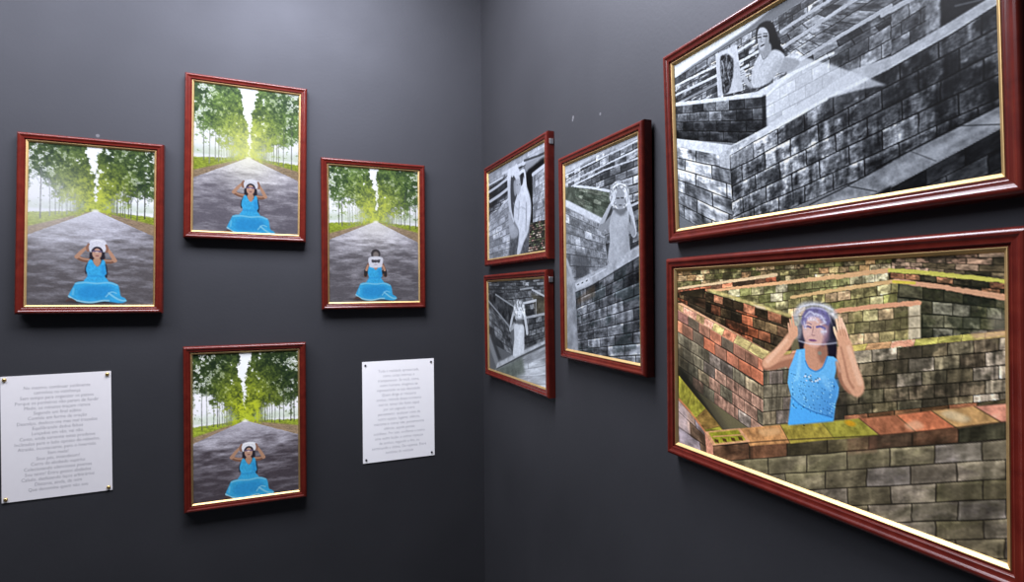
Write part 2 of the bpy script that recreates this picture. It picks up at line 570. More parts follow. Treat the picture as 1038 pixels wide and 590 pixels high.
def seated_woman(P, at, k=1.0, mask=False, tone=1.0, bright=1.0, tall=1.0):
    """woman in a long blue dress sitting on the road; at = middle of her hem"""
    def q(x, y):
        return (at[0] + (x - 480) * 0.305 * k, at[1] + (y - 530) * 0.345 * k)

    def Q(l):
        return [q(*p) for p in l]
    T = lambda c: tuple(v * tone for v in c)
    blue, blue_dk, blue_lt = T((64, 180, 240)), T((36, 132, 212)), T((138, 216, 250))
    hair = T((44, 40, 50))
    P.oval(q(480, 528), 62 * k, 5 * k, T((48, 44, 48)), 0.75, 0.5)
    if not mask:
        P.area(Q([(432, 180), (450, 150), (505, 150), (528, 185), (532, 240), (548, 300), (546, 360), (528, 350), (515, 270),
                  (440, 270), (418, 330), (404, 335), (404, 285), (425, 240)]), hair, 1, 0.8, True)
        for sd in (-1, 1):
            if sd < 0:
                up, lo = [(425, 243), (385, 236), (347, 218)], [(347, 218), (380, 180), (414, 148)]
            else:
                up, lo = [(530, 246), (565, 248), (598, 240)], [(598, 240), (575, 200), (548, 160)]
            P.stroke(Q(up), [5.4 * k, 5.0 * k, 4.2 * k], T(SKIN_DK), 1, 0.8)
            P.stroke(Q(lo), [4.4 * k, 3.8 * k, 2.8 * k], T(SKIN), 1, 0.8)
            P.stroke(Q([(p[0], p[1] - 6) for p in up]), [2.2 * k, 2 * k, 1.6 * k], T(SKIN), 0.9, 0.8)
    else:
        for s in (-1, 1):
            P.stroke(Q([(480 + s * 62, 300), (480 + s * 92, 330), (480 + s * 78, 270), (480 + s * 64, 235)]),
                     [5 * k, 5 * k, 4.4 * k, 3.4 * k], T(SKIN_DK), 1, 0.8)
            P.stroke(Q([(480 + s * 92, 330), (480 + s * 86, 290), (480 + s * 60, 310)]), [4 * k, 5 * k, 4 * k], T((40, 42, 46)), 0.9, 1.0)
            P.stroke(Q([(480 + s * 84, 285), (480 + s * 70, 250)]), [3.2 * k, 2.6 * k], T(SKIN), 1, 0.8)
        P.oval(q(482, 152), 13 * k, 14 * k, T((56, 52, 56)), 1, 0.15)
        P.oval(q(484, 158), 8 * k, 9 * k, T((150, 140, 138)), 0.8, 0.4)
    # neck, bodice, skirt
    P.area(Q([(465, 225), (495, 225), (505, 250), (480, 285), (452, 250)]), T(SKIN), 1, 0.6, True)
    P.area(Q([(428, 240), (446, 238), (462, 268), (482, 285), (502, 266), (512, 238), (530, 244), (536, 290), (542, 330), (532, 352),
              (550, 395), (400, 395), (418, 350), (408, 310), (412, 280)]), blue, 1, 0.7, True, 0.12, 0.3)
    P.area(Q([(415, 345), (530, 345), (534, 358), (414, 358)]), blue_dk, 0.35, 1.5)
    P.area(Q([(505, 270), (532, 270), (540, 330), (528, 350), (508, 330)]), blue_dk, 0.45, 2.0)
    P.area(Q([(398, 388), (345, 398), (325, 430), (298, 488), (312, 505), (360, 528), (430, 540), (520, 528), (575, 532), (640, 540),
              (676, 526), (668, 505), (640, 488), (628, 430), (612, 408), (552, 388)]), blue, 1, 0.7, True, 0.10, 0.25)
    P.area(Q([(400, 420), (560, 420), (590, 470), (520, 505), (380, 505), (360, 460)]), blue_dk, 0.45, 4.0, True)
    P.stroke(Q([(345, 404), (400, 396), (480, 402), (555, 396), (612, 412)]), 2.0 * k, blue_lt, 0.75, 1.2)
    P.stroke(Q([(300, 490), (350, 520), (440, 534), (520, 522), (560, 522)]), 1.7 * k, T((168, 222, 245)), 0.9, 0.9)
    P.stroke(Q([(560, 470), (600, 500), (640, 520), (672, 522)]), 2.2 * k, blue_lt, 0.9, 1.0)
    P.stroke(Q([(540, 495), (575, 462), (610, 470)]), 1.5 * k, blue_lt, 0.8, 0.9)
    P.stroke(Q([(330, 440), (325, 480)]), 2.0 * k, blue_lt, 0.5, 1.2)
    P.stroke(Q([(285, 525), (310, 512), (340, 525)]), [1.5 * k, 3 * k, 2 * k], T((92, 70, 66)), 0.9, 0.8)
    B = lambda c: tuple(min(255, v * bright) for v in c)
    if not mask:
        P.area(Q([(x, 182 - (182 - y) * tall) for x, y in ((428, 170), (424, 128), (440, 98), (480, 90), (522, 96), (542, 124), (538, 165), (520, 182),
                  (502, 158), (470, 152), (446, 166), (440, 184))]), B((222, 224, 236)), 0.96, 0.8, True, 0.08, 0.4)
        P.stroke(Q([(450, 182 - 74 * tall), (480, 182 - 82 * tall), (512, 182 - 74 * tall)]), 1.4 * k, B((244, 246, 252)), 0.7, 1.0)
        P.oval(q(478, 192), 9.5 * k, 13.5 * k, T((196, 156, 138)), 1, 0.12)
        P.stroke(Q([(450, 172), (462, 156), (480, 150), (500, 158), (510, 175)]), 2.4 * k, hair, 0.9, 0.8)
        P.stroke(Q([(452, 176), (506, 178)]), 2.1 * k, T((96, 84, 122)), 0.85, 0.8)
        P.oval(q(478, 183), 3.6 * k, 2 * k, B((220, 196, 190)), 0.8, 0.4)
        P.oval(q(480, 208), 3.6 * k, 1.3 * k, T((132, 76, 84)), 0.9, 0.4)
        P.stroke(Q([(420, 175), (414, 150), (424, 128)]), [2.6 * k, 3 * k, 2.2 * k], T((150, 110, 92)), 0.95, 0.7)
        P.stroke(Q([(542, 178), (546, 155), (538, 132)]), [2.6 * k, 3 * k, 2.2 * k], T((150, 110, 92)), 0.95, 0.7)
    else:
        P.area(Q([(424, 180), (540, 178), (544, 240), (528, 262), (440, 264), (420, 240)]), B((226, 228, 242)), 0.96, 0.8, True, 0.06, 0.4)
        for x in (458, 480, 508):
            P.oval(q(x, 212), 4.6 * k, 4.4 * k, T((60, 58, 66)), 0.9, 0.4)
        P.stroke(Q([(448, 202), (480, 206), (522, 200)]), 1.6 * k, T((84, 80, 90)), 0.9, 0.6)
        P.oval(q(482, 240), 5 * k, 1.6 * k, T((178, 160, 176)), 0.8, 0.4)


def road_photo(w, h, vp, gap, wl, wr, at, glare=0.0, dark=1.0, glow=0.0, mask=False, tone=1.0, tall=1.0, seed=1, road=(206, 205, 218), road_dk=(92, 88, 96)):
    P = Picture(w, h, 0.72, (236, 240, 250))
    X, Y = P.X, P.Y
    vx, vy = vp
    # sky, then leaves, thick beside the gap and ragged towards the edges
    side = np.where(X < vx, -1.0, 1.0)
    far = np.clip(np.abs(X - vx) / np.where(X < vx, vx, w - vx), 0, 1)          # 0 at the vanishing point, 1 at the edge
    gx0 = np.interp(Y, [p[1] for p in gap], [p[0] for p in gap])
    gx1 = np.interp(Y, [p[1] for p in gap], [p[2] for p in gap])
    clump = fbm(X * 0.045, Y * 0.045, seed + 4, 5, 0.62)
    leaf = fbm(X * 0.20, Y * 0.20, seed + 5, 3, 0.7)
    tuft = fbm(X * 0.085, Y * 0.085, seed + 6, 3, 0.6)
    ingap = np.minimum(X - gx0, gx1 - X) - 2.5 + 16 * (tuft - 0.5) + 13 * (leaf - 0.5)
    low = vy - 2 - far ** 0.8 * vy * np.where(X < vx, 0.40, 0.26)               # underside of the crowns
    cover = sstep(-10, 14, (low - Y) + 95 * (clump - 0.5) + 34 * (leaf - 0.5) * (0.3 + far))
    holes = sstep(0.605, 0.675, 0.55 * tuft + 0.45 * leaf + 0.13 * (far - 0.62) * np.where(X < vx, 1.4, 1.0) + 0.05 * (1 - Y / vy))
    cover = cover * (1 - 0.9 * holes)
    cover = np.where(Y > vy - 60, np.maximum(cover, sstep(0.42, 0.2, far) * sstep(vy - 60, vy - 45, Y)), cover)
    cover = cover * (1 - 0.95 * sstep(-2.0, 2.0, ingap))
    lit = np.clip(1.2 - far * 1.5, 0, 1)
    dk = A3((34, 50, 34)) * dark
    mid = A3((88, 110, 58)) * dark
    hi = A3((176, 188, 50))
    t1 = sstep(0.32, 0.68, clump * 0.35 + leaf * 0.4 + tuft * 0.25)[..., None]
    c = dk * (1 - t1) + mid * t1
    k = (lit * (0.30 + 0.95 * t1[..., 0]) * sstep(-0.05, 1.0, Y / vy))[..., None]
    c = c * (1 - np.clip(k, 0, 1)) + hi * np.clip(k, 0, 1)
    P.img = P.img * (1 - cover[..., None]) + c * cover[..., None]
    # pale distance between the trunks
    band = sstep(vy - 30, vy - 8, Y) * sstep(vy + 5, vy - 3, Y) * sstep(0.06, 0.25, far) * (0.25 + 0.7 * tuft)
    P.img = P.img * (1 - band[..., None]) + A3((188, 204, 180)) * band[..., None]
    # grass and verge
    sl = (wl - vy) / vx
    sr = (wr - vy) / (w - vx)
    edge = vy + np.where(X < vx, (vx - X) * sl, (X - vx) * sr)                   # road edge
    gtop = vy + np.where(X < vx, (vx - X) * sl * 0.28, (X - vx) * sr * 0.30) - far * 7
    g = sstep(-2, 2, Y - gtop + 5 * (leaf - 0.5))
    gn = fbm(X * 0.2, Y * 0.45, seed + 8, 3, 0.7)[..., None]
    gc = A3((128, 142, 50)) * (0.72 + 0.75 * gn)
    vg = np.where(X < vx, 0.62, 0.40)
    brown = sstep(-3, 3, Y - (gtop + (edge - gtop) * vg))[..., None]
    gc = gc * (1 - brown) + A3((146, 126, 104)) * (0.75 + 0.5 * gn) * brown
    P.img = P.img * (1 - g[..., None]) + gc * g[..., None]
    # trunks
    rnd = random.Random(seed)
    for s, W, slp in ((-1, vx, sl), (1, w - vx, sr)):
        for n in range(15):
            f = 0.98 / (1 + 0.20 * n + rnd.uniform(-0.07, 0.07))
            x = vx + s * W * f
            yb = vy + W * f * slp * rnd.uniform(0.28, 0.55) - f * 3
            top = vy - f * vy * (0.80 + rnd.uniform(-0.15, 0.12))
            ln = rnd.uniform(-4, 4) * f
            tcol = A3((84, 88, 84)) * (0.62 if s > 0 else 0.95) * dark * rnd.uniform(0.75, 1.3) + A3((70, 72, 70)) * (1 - f)
            P.stroke([(x + ln, top), (x + rnd.uniform(-1, 1), (top + yb) / 2), (x, yb)], [0.5 * f + 0.2, 1.1 * f + 0.3, 1.5 * f + 0.4], tcol,
                     rnd.uniform(0.55, 0.9), 0.7, True, 0.8, n)
            if n < 7:
                for q in range(2):
                    ym = yb + (top - yb) * rnd.uniform(0.35, 0.8)
                    P.stroke([(x + ln * 0.5, ym), (x + rnd.uniform(-10, 10), ym - 20 * f)], [0.7, 0.35], tcol, 0.5, 0.5, False)
    # leaves in front of the trunks
    fr = np.maximum(cover * sstep(0.42, 0.54, leaf), 0.8 * sstep(0.60, 0.66, tuft * 0.5 + leaf * 0.5) * (Y < vy - 6) * (far > 0.3))
    fr = fr * (1 - sstep(-2.0, 2.0, ingap))
    P.img = P.img * (1 - 0.85 * fr[..., None]) + c * 0.85 * fr[..., None]
    # the road
    onr = sstep(-1.2, 1.2, Y - edge + 3 * (leaf - 0.5) * far)
    dep = np.clip((Y - vy) / (h - vy), 0, 1)
    dap = fbm(X * 0.028, Y * 0.11, seed + 11, 5, 0.6)
    fine = fbm(X * 0.3, Y * 0.5, seed + 12, 3)
    tt = np.clip(sstep(-0.05, 0.62, dep) * 0.72 + 0.22 * dep + 1.35 * (dap - 0.5) * sstep(0.04, 0.25, dep) * (1.2 - 0.5 * dep) + 0.16 * np.abs(X / w - 0.5) - 0.03, 0, 1)[..., None]
    rc = A3(road) * (1 - tt) + A3(road_dk) * tt
    rc = rc * (0.90 + 0.20 * fine)[..., None]
    P.img = P.img * (1 - onr[..., None]) + rc * onr[..., None]
    P.oval((vx, vy + 1), 7, 3.5, (244, 246, 248), 0.9, 0.7)
    P.oval((vx, vy - 11), 11, 9, (190, 205, 62), 0.5, 0.8)
    if glow:
        rr = np.hypot((X - vx) / 70, (Y - vy + 20) / 75)
        k = (glow * np.exp(-rr ** 2))[..., None]
        P.img = P.img + (A3((255, 255, 215)) - P.img) * k
    if glare:  # whitish glare over the left of the print, mixed into the ink colour
        k = glare * np.exp(-(((X - w * 0.12) / (w * 0.42)) ** 2 + ((Y - vy * 0.92) / (vy * 0.60)) ** 2))[..., None]
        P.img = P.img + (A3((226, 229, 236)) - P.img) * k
    seated_woman(P, at, 1.0, mask, tone, 1.0, tall)
    P.crisp(2.0, 0.5)
    return P


ROADS = 'road photographs on the left wall'
W1, H1 = 251.79, 381.87
PLACE1 = (1.0018, 0.1687, -0.01124, -0.01245)
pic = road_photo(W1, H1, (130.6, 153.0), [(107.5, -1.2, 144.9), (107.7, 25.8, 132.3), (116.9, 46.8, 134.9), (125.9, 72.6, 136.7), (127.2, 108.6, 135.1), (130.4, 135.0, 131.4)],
                 217.4, 211.1, (135.2, 373.7), glare=0.55, seed=3, road=(204, 205, 220), road_dk=(98, 94, 98))
framed_photo('mahogany-framed photo of a woman in blue on a road, leftmost frame', W1, H1, 'L', *PLACE1, pic, (0.549,0.545,0.516), group=ROADS)
W2, H2 = 251.79, 381.87
PLACE2 = (0.6630, 0.3552, -0.01475, -0.00293)
pic = road_photo(W2, H2, (128.0, 182.6), [(100.1, -22.4, 154.7), (105.3, 25.2, 145.5), (112.7, 64.8, 136.4), (122.4, 90.5, 136.6), (125.1, 129.9, 134.6), (128.9, 161.4, 131.3)],
                 246.2, 235.2, (133.9, 384.1), glow=0.5, dark=1.35, tall=0.76, seed=8, road=(226, 224, 236), road_dk=(112, 108, 120))
framed_photo('mahogany-framed photo of a woman in blue on a sunlit road, highest on the left wall', W2, H2, 'L', *PLACE2, pic, (0.42,0.42,0.39), group=ROADS)
W3, H3 = 251.79, 381.87
PLACE3 = (0.3328, 0.1683, 0.00130, 0.00645)
pic = road_photo(W3, H3, (128.9, 150.9), [(107.8, -17.8, 146.9), (110.3, 25.0, 134.0), (118.4, 53.0, 138.0), (126.6, 81.2, 137.8), (129.2, 115.2, 134.8), (131.8, 135.1, 132.7)],
                 207.0, 208.7, (126.8, 375.2), glow=0.25, dark=1.2, mask=True, seed=14, road=(214, 213, 226), road_dk=(100, 97, 104))
framed_photo('mahogany-framed road photo, woman in blue hiding her face behind a white mask', W3, H3, 'L', *PLACE3, pic, (0.576,0.572,0.532), group=ROADS)
W4, H4 = 251.79, 381.87
PLACE4 = (0.6678, -0.3426, 0.00033, 0.00401)
pic = road_photo(W4, H4, (120.8, 179.5), [(106.6, -0.2, 142.0), (99.4, 46.2, 129.9), (108.5, 80.2, 124.9), (115.4, 106.4, 124.8), (116.4, 132.4, 122.3), (119.8, 150.8, 121.2)],
                 228.6, 229.5, (129.0, 381.3), dark=0.8, tone=0.9, tall=0.76, seed=21, road=(182, 180, 196), road_dk=(70, 64, 72))
framed_photo('mahogany-framed photo of a woman in blue on a shady road, lowest frame at left', W4, H4, 'L', *PLACE4, pic, (1.111,1.099,0.982), group=ROADS)

# ---------------------------------------------------------------- brick maze in colour (right wall, lower large frame)
W9, H9 = 429.34, 268.56
PLACE9 = (1.1543, -0.1021, 0.00075, -0.00173)
P = Picture(W9, H9, 1.12, (104, 98, 76))
OLIVE = [(128, 120, 84), (150, 134, 98), (110, 108, 70), (166, 132, 98), (96, 92, 66), (176, 150, 116), (186, 170, 138)]
RED = [(188, 112, 84), (166, 100, 78), (150, 92, 72), (196, 130, 100), (120, 88, 70)]
DARKR = [(96, 62, 46), (70, 54, 42), (120, 72, 52), (56, 48, 38), (84, 70, 52)]
GREYB = [(124, 116, 100), (106, 100, 86), (132, 120, 100), (92, 88, 76), (116, 106, 100)]
# far walls along the top
P.masonry([(-17.6, -11.6), (436.3, -7.1), (435.7, 63.4), (-19.0, 102.0)], 34, 12, OLIVE, (58, 50, 38), 0.10, 0.25, 0.35, 0.55, (46, 42, 32), 0.15, (112, 112, 58), seed=2)
P.masonry([(332.7, -3.9), (432.1, -1.5), (431.8, 25.5), (332.5, 11.2)], 7, 4, [(110, 98, 78), (70, 66, 52), (150, 128, 110), (170, 140, 120)], (46, 42, 34), 0.1, 0.25, 0.3, 0.5, (34, 34, 28), seed=7)
P.masonry([(1.0, 29.6), (189.2, 13.8), (189.1, 26.2), (0.8, 45.0)], 9, 2, RED + [(70, 56, 44)], (60, 46, 38), 0.09, 0.2, 0.3, 0.4, (60, 50, 38), seed=4)
P.stroke([(2.2, 27.3), (109.1, 18.8), (189.2, 11.9)], [1.6, 1.9, 2.2], (212, 186, 152), 0.9, 0.7, False, 1.0)
# wall with pale moss, second row
P.masonry([(62.3, 33.0), (329.5, 14.1), (329.2, 50.5), (61.8, 82.2)], 15, 4, [(176, 168, 134), (150, 150, 104), (132, 126, 92), (190, 160, 126), (112, 112, 74), (196, 188, 160)], (62, 56, 40), 0.08, 0.15, 0.3, 0.45, (50, 46, 34), 0.2, (122, 124, 62), seed=12)
P.stroke([(78.5, 30.9), (192.1, 22.5), (272.5, 16.9), (329.5, 12.1)], [1.8, 2.2, 2.4, 2.6], (212, 170, 130), 0.9, 0.7, False, 1.2)
P.area([(329.5, 14.1), (339.4, 14.4), (339.3, 22.4), (330.4, 24.2)], (36, 34, 28), 0.95, 0.8)
P.masonry([(331.5, 14.2), (431.8, 27.2), (431.7, 39.1), (331.4, 26.3)], 7, 2, [(70, 62, 46), (44, 42, 34), (150, 108, 82), (60, 56, 44)], (30, 30, 24), 0.1, 0.2, 0.3, 0.5, (32, 34, 26), seed=17)
P.stroke([(330.5, 12.1), (365.5, 15.9), (429.0, 25.5)], [2.2, 2.0, 1.8], (190, 186, 96), 0.95, 0.7, False, 1.0)
# third row
P.masonry([(206.6, 42.2), (338.3, 24.9), (338.0, 56.3), (206.2, 77.4)], 8.5, 3, [(170, 162, 124), (150, 142, 100), (186, 160, 128), (126, 120, 84), (140, 140, 88)], (56, 52, 38), 0.08, 0.16, 0.3, 0.5, (50, 46, 34), 0.2, (132, 132, 66), seed=23)
P.stroke([(210.9, 40.4), (260.1, 33.4), (296.6, 28.3), (338.3, 23.2)], [1.8, 2.0, 2.2, 2.2], (206, 172, 126), 0.9, 0.7, False, 1.2)
P.masonry([(338.3, 24.4), (431.7, 40.8), (431.4, 77.2), (337.8, 84.3)], 6, 4, [(82, 80, 64), (56, 56, 44), (106, 104, 86), (44, 46, 38), (120, 118, 104)], (36, 38, 30), 0.08, 0.15, 0.3, 0.55, (36, 40, 32), 0.2, (92, 100, 60), seed=29, fade=(0.85, 1.1, 1, 1))
P.stroke([(336.4, 23.5), (343.2, 23.9), (378.4, 29.9), (428.9, 39.5)], [2.2, 2.2, 2.2, 2.4], (204, 158, 130), 0.95, 0.7, False, 1.0)
P.stroke([(334.4, 23.9), (354.5, 25.7)], [1.6, 1.4], (196, 186, 70), 0.8, 0.8, False)
P.area([(416.4, 55.7), (430.2, 50.1), (430.1, 68.8), (417.8, 69.5)], (150, 142, 132), 0.5, 2.5)
# short block with pale end
P.masonry([(267.2, 58.5), (352.4, 47.6), (352.1, 82.2), (266.9, 96.4)], 5.2, 3, [(176, 166, 126), (150, 138, 100), (190, 166, 132), (120, 112, 84)], (64, 58, 44), 0.08, 0.16, 0.25, 0.3, (60, 54, 42), 0.15, seed=31)
P.area([(348.7, 47.2), (359.8, 45.6), (359.9, 79.7), (348.4, 81.5)], (196, 184, 160), 0.95, 0.6, False, 0.25, 0.2)
P.stroke([(348.6, 59.0), (359.7, 57.6)], 0.5, (90, 80, 64), 0.8, 0.5)
P.stroke([(348.5, 70.7), (359.6, 69.6)], 0.5, (90, 80, 64), 0.8, 0.5)
P.stroke([(269.7, 55.7), (306.3, 50.5), (358.9, 45.1)], [2.4, 2.4, 2.2], (210, 156, 126), 0.95, 0.7, False, 1.0)
# inner dark court at the left
P.area([(-1.6, 48.2), (70.5, 33.0), (210.6, 69.9), (210.0, 125.4), (163.2, 115.5), (3.1, 54.3)], (44, 38, 30), 1, 1.0, False, 0.35, 0.1)
P.masonry([(1.0, 32.7), (62.4, 27.2), (61.9, 73.5), (0.8, 45.0)], 3, 3, DARKR, (34, 30, 24), 0.08, 0.2, 0.3, 0.6, (28, 26, 20), seed=37)
P.masonry([(63.3, 34.4), (210.6, 65.7), (210.0, 125.4), (62.7, 93.7)], 7.6, 4.4, DARKR + [(150, 88, 62)], (28, 25, 20), 0.09, 0.22, 0.3, 0.55, (32, 28, 22), seed=41, hl=0.2, fade=(0.75, 1.25, 1.25, 0.75))
P.masonry([(63.4, 33.0), (210.6, 63.9), (210.5, 77.1), (63.2, 44.5)], 7.6, 1, [(172, 116, 90), (96, 70, 54), (142, 96, 74), (60, 50, 38), (180, 126, 98)], (34, 28, 22), 0.08, 0.15, 0.3, 0.2, (50, 40, 30), seed=43)
P.area([(62.4, 30.1), (74.5, 28.8), (210.7, 60.9), (210.6, 65.7)], (190, 176, 120), 0.95, 0.7, False, 0.35, 0.12)
P.area([(150.8, 49.7), (170.2, 53.2), (173.3, 56.3), (157.3, 54.1)], (224, 204, 184), 0.8, 0.8)
# long diagonal wall at the left
P.masonry([(0.7, 59.0), (167.1, 121.5), (166.1, 223.7), (-0.6, 165.8)], 7.4, 6, GREYB + [(150, 120, 106), (132, 104, 92)], (52, 46, 40), 0.06, 0.16, 0.25, 0.3, (52, 48, 42), seed=47, hl=0.15, drip=0.15)
P.masonry([(0.7, 57.4), (167.1, 120.3), (166.8, 154.7), (0.2, 94.6)], 7.4, 2, [(176, 116, 94), (190, 130, 104), (146, 106, 90), (108, 96, 84), (168, 122, 114), (170, 106, 82)], (58, 46, 40), 0.07, 0.12, 0.16, 0.15, (70, 62, 50), seed=51, hl=0.15)
P.area([(0.8, 49.7), (10.1, 49.6), (179.0, 110.2), (167.1, 122.2), (0.6, 61.3)], (190, 150, 122), 1, 0.6, False, 0.3, 0.12)
P.masonry([(0.8, 50.5), (179.0, 110.2), (167.1, 121.5), (0.6, 60.5)], 9, 1, [(206, 140, 112), (184, 168, 118), (212, 160, 140), (176, 150, 110)], (120, 90, 74), 0.06, 0.12, 0.25, 0, seed=53, off=0)
P.area([(-0.4, 150.3), (6.6, 149.5), (97.5, 228.9), (82.1, 236.5), (-0.8, 181.3)], (30, 30, 26), 0.85, 2.0)
P.ramp([(-0.0, 116.2), (110.5, 227.3), (87.9, 235.2), (-0.6, 170.4)], (26.5, 189.2), (30, 30, 26), (98.1, 174.7), (70, 66, 58), 0.55, 5.0)
# wall behind the woman
P.masonry([(167.2, 119.0), (222.8, 109.7), (222.0, 190.3), (166.3, 205.8)], 2.7, 5, GREYB, (44, 40, 34), 0.055, 0.16, 0.22, 0.25, (60, 56, 48), seed=57, drip=0.2)
P.masonry([(220.0, 109.9), (431.4, 72.9), (430.9, 133.1), (219.2, 190.9)], 8.4, 5, [(140, 130, 114), (112, 104, 86), (160, 148, 134), (98, 88, 74), (124, 112, 90)], (34, 32, 26), 0.06, 0.14, 0.28, 0.55, (48, 46, 38), 0.10, (100, 106, 62), seed=61, drip=0.25)
P.masonry([(279.3, 170.7), (431.0, 126.3), (430.9, 134.8), (279.2, 180.6)], 6, 1, [(128, 92, 66), (164, 112, 84), (90, 80, 62), (112, 84, 60)], (44, 38, 30), 0.08, 0.15, 0.25, 0.2, seed=63)
P.masonry([(175.9, 111.1), (431.5, 67.9), (431.4, 73.4), (167.1, 121.5)], 10, 1, [(176, 160, 96), (190, 150, 112), (160, 154, 88), (204, 150, 126), (186, 178, 130)], (110, 96, 66), 0.05, 0.1, 0.25, 0.1, (100, 96, 66), seed=67, off=0)
P.area([(401.8, 72.3), (430.1, 67.3), (430.0, 73.0), (406.4, 77.3)], (206, 164, 150), 0.6, 1.5)
P.area([(265.5, 107.7), (283.4, 101.5), (282.7, 174.4), (264.8, 180.3)], (40, 38, 36), 0.55, 2.5)
# nearest wall: left return, front
P.masonry([(-1.0, 199.9), (62.1, 236.8), (79.7, 279.6), (-1.9, 280.5)], 2.2, 3, [(150, 128, 118), (160, 148, 156), (122, 100, 84)], (64, 52, 44), 0.08, 0.15, 0.25, 0.2, (60, 50, 40), seed=71)
P.area([(-3.3, 200.3), (19.5, 214.5), (25.7, 260.0), (-4.2, 274.9)], (168, 158, 172), 0.55, 2.5, False, 0.3, 0.15)
P.area([(43.4, 230.7), (62.1, 238.2), (71.8, 270.3), (55.6, 268.8)], (60, 46, 36), 0.5, 1.5)
P.masonry([(1.8, 163.2), (96.6, 227.7), (59.2, 238.9), (1.4, 199.5)], 3.2, 1, [(150, 146, 62), (136, 132, 56), (166, 150, 76), (150, 120, 70)], (104, 88, 50), 0.05, 0.1, 0.3, 0.2, (112, 96, 54), 0.35, (150, 156, 56), seed=73, off=0)
P.stroke([(1.4, 200.3), (30.6, 216.9), (60.0, 238.7)], [1.8, 1.8, 1.6], (190, 124, 92), 0.8, 0.8, False, 1.0)
P.masonry([(75.4, 254.4), (432.2, 143.8), (431.1, 280.0), (73.3, 445.0)], 7.1, 8, [(134, 124, 112), (118, 110, 98), (122, 114, 94), (108, 100, 92), (138, 130, 126), (110, 102, 84)], (44, 40, 35), 0.05, 0.10, 0.26, 0.35, (72, 66, 56), 0.16, (112, 112, 70), hl=0.10, seed=79, drip=0.15, fade=(1, 1, 1.02, 0.84))
P.masonry([(75.4, 254.4), (432.2, 143.8), (432.1, 160.3), (75.1, 278.0)], 7.1, 1, [(84, 66, 54), (100, 74, 58), (70, 66, 56), (92, 84, 64), (66, 64, 52)], (40, 36, 30), 0.05, 0.12, 0.25, 0.35, (52, 48, 40), seed=84, drip=0.2)
P.area([(148.9, 229.1), (201.9, 214.0), (201.7, 236.0), (148.7, 252.6)], (128, 88, 66), 0.5, 1.0, False, 0.4, 0.2)
P.area([(282.5, 195.0), (315.6, 184.2), (315.5, 201.8), (282.3, 213.6)], (112, 80, 66), 0.4, 1.5, False, 0.4, 0.2)
for pts, cc in (([(126.8, 218.7), (193.3, 199.4), (207.6, 218.7), (143.8, 238.2)], (184, 136, 92)),
                ([(193.3, 199.4), (251.1, 184.2), (267.1, 199.8), (207.6, 219.3)], (152, 138, 66)),
                ([(251.1, 184.2), (296.4, 170.5), (318.8, 183.4), (267.1, 200.3)], (146, 140, 64)),
                ([(296.3, 170.8), (336.1, 159.2), (355.0, 172.2), (318.7, 184.0)], (160, 104, 78)),
                ([(336.1, 159.2), (369.2, 148.6), (390.6, 160.5), (355.0, 172.2)], (196, 120, 88)),
                ([(369.2, 148.6), (405.1, 137.8), (425.1, 147.8), (390.6, 160.5)], (176, 140, 96)),
                ([(405.1, 137.8), (432.3, 130.3), (435.0, 144.9), (425.1, 147.8)], (216, 150, 130))):
    P.area(pts, cc, 1, 0.5, False, 0.32, 0.14, int(cc[0]))
for pts in ([(193.3, 199.4), (207.6, 218.7)], [(296.4, 170.5), (318.8, 183.4)], [(336.1, 159.5), (355.0, 172.2)], [(369.2, 148.6), (390.6, 160.5)], [(405.1, 137.8), (425.1, 147.8)]):
    P.stroke(pts, 0.7, (90, 72, 50), 0.6, 0.6)
P.stroke([(251.1, 184.2), (267.1, 199.8)], 0.5, (120, 108, 56), 0.4, 0.6)
P.area([(377.4, 150.4), (385.8, 145.0), (401.9, 149.1), (393.9, 154.4)], (220, 206, 176), 0.6, 1.5, True)
P.area([(343.8, 167.8), (355.1, 160.5), (362.3, 165.7), (351.3, 171.1)], (226, 186, 156), 0.6, 1.5, True)
P.area([(158.9, 213.8), (187.2, 205.1), (193.2, 209.9), (168.5, 219.3)], (216, 176, 132), 0.6, 1.5, True)
P.oval((286.1, 178.0), 6, 3, (204, 150, 40), 0.85, 0.5)
P.oval((243.4, 189.3), 4, 2, (176, 160, 60), 0.7, 0.5)
P.oval((227.4, 192.7), 1.4, 1.0, (60, 44, 34), 0.9, 0.4)
P.area([(59.2, 238.9), (75.4, 255.1), (76.7, 277.5), (61.8, 267.2)], (196, 140, 120), 1, 0.6, False, 0.25, 0.2)
P.area([(59.2, 238.2), (126.8, 218.3), (144.7, 232.1), (75.4, 255.1)], (206, 156, 120), 1, 0.5, False, 0.2, 0.2)
P.area([(66.2, 237.7), (123.2, 221.1), (137.0, 231.9), (80.0, 250.5)], (140, 140, 50), 1, 0.7, False, 0.35, 0.15)
for cx_, cy_ in ((83.0, 246.2), (98.3, 241.4), (114.1, 236.6), (127.5, 232.3)):
    P.area([(cx_ - 4.6, cy_ - 2.2), (cx_ + 3.0, cy_ - 2.6), (cx_ + 4.8, cy_ + 1.8), (cx_ - 2.6, cy_ + 2.2)], (70, 44, 30), 0.85, 0.6)
P.stroke([(76.1, 241.5), (131.9, 225.8)], 0.9, (196, 150, 108), 0.8, 0.6)
P.stroke([(75.8, 255.0), (190.1, 219.6), (325.9, 181.3), (428.0, 146.8)], 0.7, (58, 48, 40), 0.65, 0.7)
